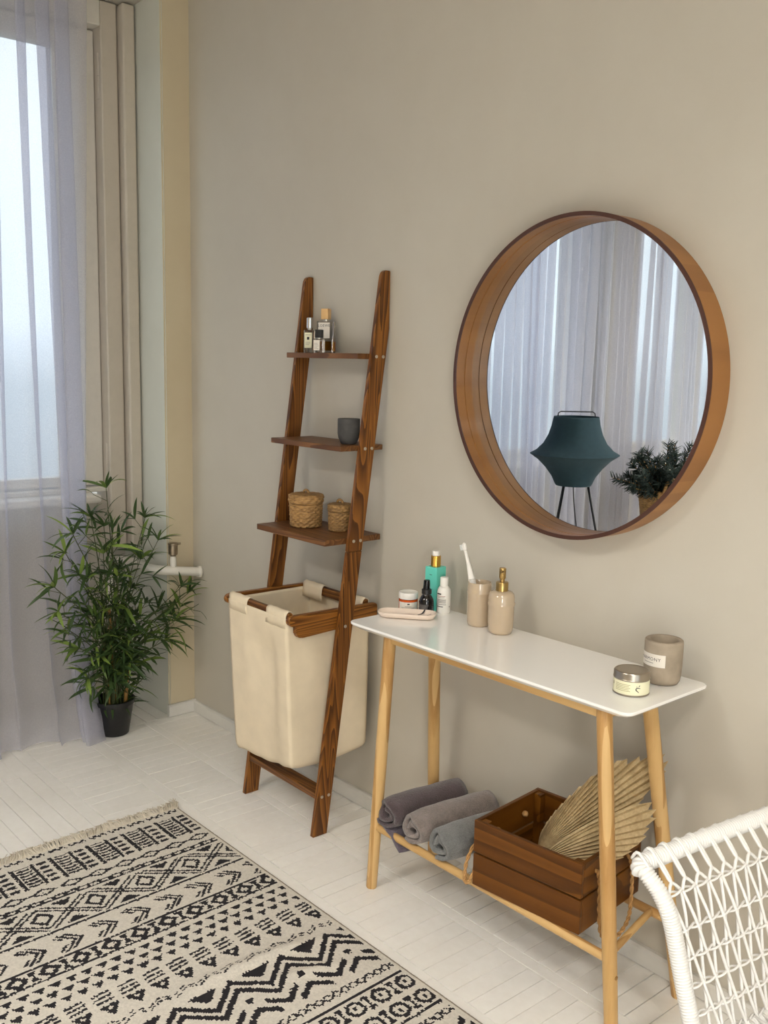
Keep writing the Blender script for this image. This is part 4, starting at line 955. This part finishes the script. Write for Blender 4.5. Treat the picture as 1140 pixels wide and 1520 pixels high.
for i, (ty, tz) in enumerate(tips):
    tx = rs.uniform(-2.02, -1.88) if ty > -.40 else rs.uniform(-1.93, -1.86)
    if ty > -.15: tx = rs.uniform(-1.93, -1.88)
    base = Vector((PX + rs.uniform(-.035, .035), PY + rs.uniform(-.035, .035), .108)); tip = Vector((tx, ty, tz))
    mid = base.lerp(tip, .5) + Vector((0, (PY - ty) * .22, .05)); c = [q - Vector((PX, PY, 0)) for q in spline([base, mid, tip], 10)]
    obj('stem', tube(c, [.0032 - .0018 * k / len(c) for k in range(len(c))], 6), M_STEM, pl, smooth=True)
    n = len(c)
    for k in range(int(n * .22), n, 2):
        d = (c[min(k + 1, n - 1)] - c[k - 1]).normalized()
        if k >= n - 2: add_whorl(c[k], d, 6, .75)
        else:
            a, b = frame_at(d); an = rs.uniform(0, 2 * PI); tw = c[k] + (a * math.cos(an) + b * math.sin(an)) * rs.uniform(.02, .05) + d * .03
            tw.x = max(min(tw.x, .16), -.05)
            obj('twig', tube([c[k], tw], .0012, 5), M_STEM, pl); add_whorl(tw, (tw - c[k]).normalized(), 3, .6, .95)
    add_whorl(c[-1], (c[-1] - c[-2]).normalized(), 3, .55, 1.0)
for k in range(16):
    an = rs.uniform(0, 2 * PI); q = Vector((.05 * math.cos(an), .05 * math.sin(an), .12)); add_whorl(q, Vector((math.cos(an), math.sin(an), 1.0)).normalized(), 3, .5, .9)
for (xa, ya, za), (xb, yb, zb), r in (((.015, .0, .105), (.02, -.02, .52), .0065), ((.03, .035, .105), (.035, .055, .40), .0075), ((.02, -.025, .105), (.01, -.045, .36), .006), ((-.02, .01, .105), (-.03, .02, .45), .006)):
    n = 5; pts = []; rad = []
    for i in range(n * 4 + 1):
        s = i / (n * 4); pts.append(Vector((xa, ya, za)).lerp(Vector((xb, yb, zb)), s)); rad.append(r * (1.14 if i % 4 == 0 else .95))
    obj('cane', tube(pts, rad, 10), M_CANE, pl, smooth=True)
def leaf_matrix(pos, v, sc, roll):
    zax = Vector((0, 0, 1)); y = zax.cross(v)
    if y.length < 1e-3: y = Vector((0, 1, 0))
    y.normalize(); z = v.cross(y); Mx = Matrix((v, y, z)).transposed().to_4x4()
    return Matrix.Translation(pos) @ Mx @ Matrix.Rotation(roll, 4, 'X') @ Matrix.Scale(sc, 4)
def ok(pos, v, sc):
    q = pos + v * .11 * sc + Vector((PX, PY, 0))
    return q.y < -.012 and q.z > .02 and not (q.x < -1.995 and q.y > -.125) and q.x > -2.24 and not (q.y < -.40 and q.x < -1.985)
leaves = [l for l in leaves if ok(*l[:3])]
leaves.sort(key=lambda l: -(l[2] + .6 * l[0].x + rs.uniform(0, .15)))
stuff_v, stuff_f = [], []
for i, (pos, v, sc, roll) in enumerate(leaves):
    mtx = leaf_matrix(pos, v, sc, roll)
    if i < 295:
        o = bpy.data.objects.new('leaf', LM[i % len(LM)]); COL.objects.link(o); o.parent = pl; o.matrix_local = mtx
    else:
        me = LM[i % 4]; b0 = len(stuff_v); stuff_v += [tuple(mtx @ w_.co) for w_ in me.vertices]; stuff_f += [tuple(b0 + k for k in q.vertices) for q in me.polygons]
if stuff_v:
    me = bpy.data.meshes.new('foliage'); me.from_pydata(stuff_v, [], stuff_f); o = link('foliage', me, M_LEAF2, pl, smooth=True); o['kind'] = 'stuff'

# ================================================================== RUG
def rug_mask(U, V):
    """woven pattern: True where the yarn is black. U runs across the bands, V along them"""
    M = np.zeros(U.shape, bool)
    c0 = 1.206; U = np.where(U > c0, 2 * c0 - U, U)
    def md(v, p, o=0.0): return (v - o + p / 2) % p - p / 2           # signed distance to the nearest centre
    def seg(u, v, a, b, w):
        du, dv = b[0] - a[0], b[1] - a[1]; t = np.clip(((u - a[0]) * du + (v - a[1]) * dv) / (du * du + dv * dv), 0, 1)
        return (u - a[0] - t * du) ** 2 + (v - a[1] - t * dv) ** 2 < w * w
    zig = lambda v, p, o=0.0: np.abs(md(v, p, o)) / (p / 2)            # 0 at centres, 1 half way
    # band 0: wavy border
    M |= (np.abs(U - .018 - .004 * np.sign(np.sin(V * 2 * PI / .022))) < .0058) & (np.abs(md(V, .066)) > .006)
    # band 1: bars, ticks, hatching
    p = .1175; vv = (V + .003) % p; b1 = (U > .052) & (U < .187)
    M |= b1 & (np.abs(vv - .058) < .0060); M |= b1 & ((vv < .0060) | (vv > p - .0060))
    k = md(U, .027, .066); M |= (U > .053) & (U < .182) & (np.abs(vv - .032) < .015 - .35 * np.abs(k)) & (np.abs(k) < .0072) & (vv < .05)
    h = md(U + .16 * np.abs(vv - .088) , .0165, .06); M |= (U > .058) & (U < .182) & (np.abs(vv - .088) < .020) & (np.abs(h) < .0047)
    # band 2: chain of diamonds
    d = np.abs(U - .223) / .017 + np.abs(md(V, .0835, .053)) / .0345; M |= (d < 1.2) & (d > .70); M |= (np.abs(U - .223) < .0028) & (np.abs(md(V, .0835, .095)) < .012); M |= d < .16
    # band 3: ladder
    M |= (np.abs(np.abs(U - .270) - .0078) < .0034); M |= (np.abs(U - .270) < .008) & (np.abs(md(V, .034)) < .006)
    # band 4: crossed lattice with squares and triangles
    P4 = .1515; w = md(V, P4, .079); cu = .350; inb = (U > .296) & (U < .414)
    for s in (-1, 1):
        x = (U - cu) * .78 - s * w
        for q in (0, 1):
            ln_ = (U - cu) - s * w * .80 ; M |= inb & (np.abs(np.abs(ln_) - .0085) < .0044)
    w2 = md(V, P4, .079 + P4 / 2); d = np.abs(U - cu) * .9 + np.abs(w2); M |= (d < .033) & (d > .0195)
    M |= (U > .292) & (U < .318) & (np.abs(w) < (.322 - U) * 1.05); M |= (U < .412) & (U > .386) & (np.abs(w) < (U - .382) * 1.05)
    M |= np.abs(U - .425) < .0042
    # band 5: nested arrowheads
    a5 = md(V, .098, .10)
    for q, lnn in ((-.030, .036), (-.013, .040), (.004, .034)):
        M |= (np.abs(np.abs(U - .488) * .95 + (q - a5) * 1.0) < .0054) & (np.abs(U - .488) < lnn) & (np.abs(U - .488) > (-.001 if q < 0 else .012))
    # band 6
    M |= np.abs(U - .542) < .0040; M |= np.abs(U - .602) < .0040
    a6 = md(V, .0815, .029); d = np.abs(U - .572) * 1.0 + np.abs(a6); M |= (d < .030) & (d > .0125)
    b6 = md(V, .0815, .029 + .0407); M |= (np.abs(U - .572) < .022) & (np.abs(b6) < .003 + .42 * np.abs(U - .572)) 
    # band 7: rows of small triangles
    for r, o in ((.636, .020), (.669, .002), (.702, .020)):
        a7 = md(V, .0395, o); M |= (U > r - .0105) & (U < r + .0105) & (np.abs(a7) < (r + .0135 - U) * .68)
    # band 8: striped trees
    a8 = md(V, .0665, .030)
    for r in (.737, .752, .767): M |= (np.abs(U - r - .10 * a8) < .0037) & (np.abs(a8) < .024)
    tri = (U > .783) & (U < .822) & (np.abs(a8) < (.826 - U) * .62); hole = ((U - .797) ** 2 + a8 ** 2) < .0055 ** 2; M |= tri & ~hole
    # band 9: thin broken zigzag
    z9 = .853 + .008 * (2 * zig(V, .066) - 1)
    M |= (np.abs(np.abs(U - z9) - .0055) < .0027) & (np.sin(V * 2 * PI / .022) > -.6)
    # band 10: great zigzag
    P10 = .1495; zz = .900 + .068 * zig(V, P10, .070)
    M |= np.abs(U - zz) < .0098; M |= np.abs(U - zz - .034) < .0098
    at = md(V, P10, .070 + P10 / 2); M |= (U > .893) & (U < .930) & (np.abs(at) < (.932 - U) * 1.12)
    ad = md(V, P10, .070); M |= (U - .987) ** 2 + ad ** 2 < .0105 ** 2
    M |= (np.abs(U - (1.045 - .74 * np.abs(at))) < .0098) & (np.abs(at) < .046); M |= (np.abs(U - (1.026 + .74 * np.abs(ad))) < .0098) & (np.abs(ad) < .046)
    # band 11: row of little crosses
    a11 = md(V, .026); k = U - 1.099; M |= (np.abs(np.abs(k) - np.abs(a11) * .95) < .0036) & (np.abs(k) < .011)
    # eyes and bones between lines
    for c in (1.172, ): 
        M |= np.abs(U - c + .038) < .0040; M |= np.abs(U - c - .038) < .0040
        ae = md(V, .079, .038); d = np.sqrt((U - c) ** 2 + ae ** 2); M |= (d < .0265) & (d > .0165); M |= (np.abs(U - c + .002) < .007) & (np.abs(ae) < .005)
        ab = md(V, .079, .038 + .0395); M |= (np.abs(U - c) < .025) & (np.abs(ab) < .0038 + .006 * (np.abs(U - c) > .014))
    return M
RL, RWD, cell = 2.412, 1.45, .0042
nu, nv = int(RL / cell), int(RWD / cell)
uu, vv_ = np.meshgrid(np.arange(nu + 1) * cell, np.arange(nv + 1) * cell, indexing='ij')
rx = -1.206 + uu + .040 * vv_; ry = -.511 - vv_ + .014 * uu
rz = .0085 + .0015 * np.sin(rx * 5 + ry * 3) * 0
fold = np.exp(-((uu - .885 + .10 * (vv_ - .3) + .02 * np.sin(vv_ * 6)) / .022) ** 2) * np.clip((vv_ - .02) * 6, 0, 1) * np.clip((.55 - vv_) * 5, 0, 1) * .010
fold += np.exp(-((uu - .955 + .30 * (vv_ - .3)) / .018) ** 2) * np.clip((vv_ - .04) * 6, 0, 1) * np.clip((.40 - vv_) * 5, 0, 1) * .006
rng = np.random.default_rng(5); rz = rz + fold + rng.normal(0, .00025, rz.shape)
edge = (vv_ < 1e-6) | (uu < 1e-6) | (uu > nu * cell - 1e-6) | (vv_ > nv * cell - 1e-6); rz = np.where(edge, .001, rz)
uc = (np.arange(nu) + .5) * cell; vc = (np.arange(nv) + .5) * cell; UC, VC = np.meshgrid(uc, vc, indexing='ij')
mask = rug_mask(UC + rng.normal(0, .0011, UC.shape), VC + rng.normal(0, .0011, VC.shape)) & (VC > .018) & (UC > .006)
idx = np.arange((nu + 1) * (nv + 1)).reshape(nu + 1, nv + 1)
quads = np.stack([idx[:-1, :-1], idx[:-1, 1:], idx[1:, 1:], idx[1:, :-1]], -1).reshape(-1, 4)
me = bpy.data.meshes.new('rug_weave'); V3 = np.stack([rx, ry, rz], -1).reshape(-1, 3)
me.vertices.add(len(V3)); me.vertices.foreach_set('co', V3.astype(np.float32).ravel()); me.loops.add(quads.size); me.loops.foreach_set('vertex_index', quads.astype(np.int32).ravel())
me.polygons.add(len(quads)); me.polygons.foreach_set('loop_start', np.arange(0, quads.size, 4, dtype=np.int32)); me.polygons.foreach_set('loop_total', np.full(len(quads), 4, np.int32))
for m in (M_RUGC, M_RUGB, M_RUGE): me.materials.append(m)
mi = np.where(mask, 1, 0); mi = np.where(VC < .0085, 2, mi); me.update(calc_edges=True); me.polygons.foreach_set('material_index', mi.astype(np.int32).ravel()); me.validate()
rug = thing('patterned_rug', 'cream rug with black geometric bands and a fringed end', 'rug', (0, -1.2, 0))
o = link('weave', me, None, rug, smooth=True); o.matrix_parent_inverse = Matrix.Translation(rug.location).inverted()
bm = bmesh.new(); rs = random.Random(3)
for i in range(1100):
    v = RWD * (i + rs.random()) / 1100; u0 = .006; x = -1.206 + u0 + .04 * v; y = -.511 - v; clump = math.sin(v * 48) * .012 + math.sin(v * 23 + 1) * .010; ln = rs.uniform(.030, .058) * (1.25 if v < .035 else 1)
    a = Vector((x, y, .007)); m_ = a + Vector((-ln * .55, clump * .5 + rs.uniform(-.008, .008), rs.uniform(.000, .014))); b = a + Vector((-ln, clump + rs.uniform(-.016, .016), rs.uniform(-.004, .004)))
    b.z = max(b.z, .002); add_tube(bm, [a, m_, b], [.0020, .0018, .0011], 4, caps=False)
o = P('fringe', bm, M_FRINGE, rug); o['kind'] = 'stuff'

# ================================================================== SEEN IN THE MIRROR: tripod lamp, frosted pine in a basket
lx, ly = -1.60, -2.00
lamp = thing('tripod_lamp', 'petrol blue fabric lamp on a black wire tripod, in the mirror', 'lamp', (lx, ly, 0))
prof = [(.114, 1.238), (.118, 1.222), (.124, 1.19), (.138, 1.145), (.162, 1.10), (.196, 1.065), (.226, 1.048), (.2285, 1.045), (.222, 1.040), (.185, 1.015), (.145, .975), (.112, .93), (.096, .895), (.090, .885)]
def shade():
    bm = bmesh.new(); seg = 64; G = []
    for r, z in prof:
        G.append([bm.verts.new((r * (1 - .02 * abs(math.sin(4 * a)) * (1 if 1.0 < z < 1.2 else .6)) * math.cos(a), r * (1 - .02 * abs(math.sin(4 * a))) * math.sin(a), z)) for a in (2 * PI * k / seg for k in range(seg))])
    for A, B in zip(G, G[1:]):
        for k in range(seg): bm.faces.new((A[k], A[(k + 1) % seg], B[(k + 1) % seg], B[k]))
    bm.faces.new(G[-1]); return bm
o = obj('lamp_shade', shade(), M_TEALSHADE, lamp, auto=.7); mo = o.modifiers.new('fabric', 'SOLIDIFY'); mo.thickness = .002
la = math.atan2(-ly + 2.0 - 2.0 - 0, 1) 
rd = Vector((.62, -.78, 0))            # along the picture plane as the mirror sees it
hnd = [rd * -.096 + Vector((0, 0, 1.238)), rd * -.094 + Vector((0, 0, 1.254)), rd * -.082 + Vector((0, 0, 1.262)), rd * .082 + Vector((0, 0, 1.262)), rd * .094 + Vector((0, 0, 1.254)), rd * .096 + Vector((0, 0, 1.238))]
obj('carry_handle', tube(hnd, .003, 8), M_IRON, lamp, smooth=True)
for a in (140, 244, 5):
    a = math.radians(a) + math.atan2(rd.y, rd.x); d = Vector((math.cos(a), math.sin(a), 0)); obj('leg', tube([d * .075 + Vector((0, 0, .888)), d * .27 + Vector((0, 0, .004))], .006, 10), M_IRON, lamp, smooth=True)
obj('cable', tube(spline([(.0, .0, .89), (.01, -.01, .75), (.03, -.05, .5), (.05, -.10, .2), (.10, -.14, .006), (-.1, -.3, .006)], 8), .003, 8), M_IRON, lamp, smooth=True)
obj('bulb_holder', lathe([(0, .89), (.02, .89), (.02, .98), (.03, 1.02), (.02, 1.06), (0, 1.07)], 16), M_WHITE, lamp, smooth=True)
sx, sy = -1.70, -2.98
st_ = thing('plant_stool', 'low wooden stool under the pine basket, by the window', 'stool', (sx, sy, 0))
obj('seat', lathe([(0, .53), (.19, .53), (.2, .54), (.2, .55), (.19, .56), (0, .56)], 40), M_BAMBOOX, st_, auto=.6)
for k in range(4): a = PI / 4 + k * PI / 2; obj('leg', tube([(.12 * math.cos(a), .12 * math.sin(a), .53), (.16 * math.cos(a), .16 * math.sin(a), 0)], .016, 12), M_BAMBOO, st_, smooth=True)
bk = thing('handled_basket', 'woven basket with arched handle, low in the mirror', 'basket', (sx, sy, .56))
n = 22; prof = [(0, .001), (.12, .001)] + [(.125 + .03 * k / n, .003 + .225 * k / n) for k in range(n + 1)] + [(.145, .225), (.14, .15), (0, .14)]
obj('body', lathe(prof, 80, disp=lambda tt, z, j: .004 * math.sin(20 * tt + PI * (j // 2)) if 1 < j < n + 2 else 0), M_SEAGRASS2, bk, smooth=True)
for s in (-1, 1): q = Vector((.62, -.78, 0)) ; e_ = Vector((.78, .62, 0)) * s * .148; obj('handle', tube([e_ + q * (.055 * math.cos(a)) + Vector((0, 0, .215 + .085 * math.sin(a))) for a in (PI * k / 12 for k in range(13))], .010, 10), M_SEAGRASS2, bk, smooth=True)
pn = thing('frosted_pine', 'dark frosted pine sprigs with fairy lights, low in the mirror', 'plant', (sx, sy, .705)); rs = random.Random(21); PS = []
obj('soil', lathe([(0, 0), (.13, 0), (.12, .03), (0, .05)], 20), M_SOIL, pn)
def sprig(a, b, par, nn=110):
    a, b = Vector(a), Vector(b); obj('twig', tube([a, a.lerp(b, .5) + Vector((0, 0, .01)), b], [.005, .004, .002], 6), M_CANE, par)
    bm = bmesh.new(); d = (b - a).normalized(); p_, q_ = frame_at(d)
    for i in range(nn):
        s = rs.uniform(.15, 1.02); an = rs.uniform(0, 2 * PI); o_ = a.lerp(b, s); v = (d * .75 + (p_ * math.cos(an) + q_ * math.sin(an))).normalized() * rs.uniform(.035, .055); add_tube(bm, [o_, o_ + v], [.0036, .0012], 3, caps=False)
    obj('needle_tuft', bm, M_PINE, par)
for i in range(52):
    az = rs.uniform(0, 2 * PI); el = rs.uniform(.1, 1.35); ln = rs.uniform(.17, .29); r0_ = rs.uniform(0, .08)
    a = Vector((r0_ * math.cos(az), r0_ * math.sin(az), .03 + .03 * rs.random())); b = a + Vector((math.cos(az) * math.cos(el), math.sin(az) * math.cos(el), math.sin(el) * .95 + .10)) * ln
    if b.x < -.20: b.x = -.20
    sprig(a, b, pn); PS.append(b)
for b in PS[::5]: obj('fairy_light', lathe([(0, -.004), (.0035, 0), (0, .004)], 8, tuple(b)), M_BULB, pn)

# ------------------------------------------------------------------ print belongs to its label, screws to their rail, knots to their board
def strip(n): return n.split('.')[0]
bpy.context.view_layer.update()
for o in [q for q in COL.objects if q.parent is None and q.get('label')]:
    lab = [c for c in o.children if strip(c.name) == 'paper_label']
    if lab:
        for c in list(o.children):
            if strip(c.name) in ('lettering', 'print_line', 'emblem'): c.parent = lab[0]
rails = [c for c in lad.children if strip(c.name) in ('upper_rail', 'lower_rail')]
for c in [q for q in lad.children if strip(q.name) == 'screw']:
    want = 'upper_rail' if c.matrix_basis.translation.z > .907 else 'lower_rail'
    c.parent = [r for r in rails if strip(r.name) == want][-1]; c.matrix_parent_inverse = Matrix()
ropes = [c for c in cr_.children if strip(c.name) == 'rope_handle']
for c in [q for q in cr_.children if strip(q.name) == 'rope_knot']:
    c.parent = ropes[0] if c.data.vertices[0].co.x < 0 else ropes[1]

GROUPS = {'rolled_towel': 'rolled towels on the table rods', 'perfume_bottle': 'perfume bottles on the top ladder shelf', 'lidded_basket': 'lidded baskets on the ladder shelf',
          'dried_palm_fan': 'dried palm fans in the crate', 'sheer_curtain': 'sheer window curtains', 'fill_lamp': 'added drum fill lamps'}
for o in COL.objects:
    if o.parent is None and strip(o.name) in GROUPS: o['group'] = GROUPS[strip(o.name)]
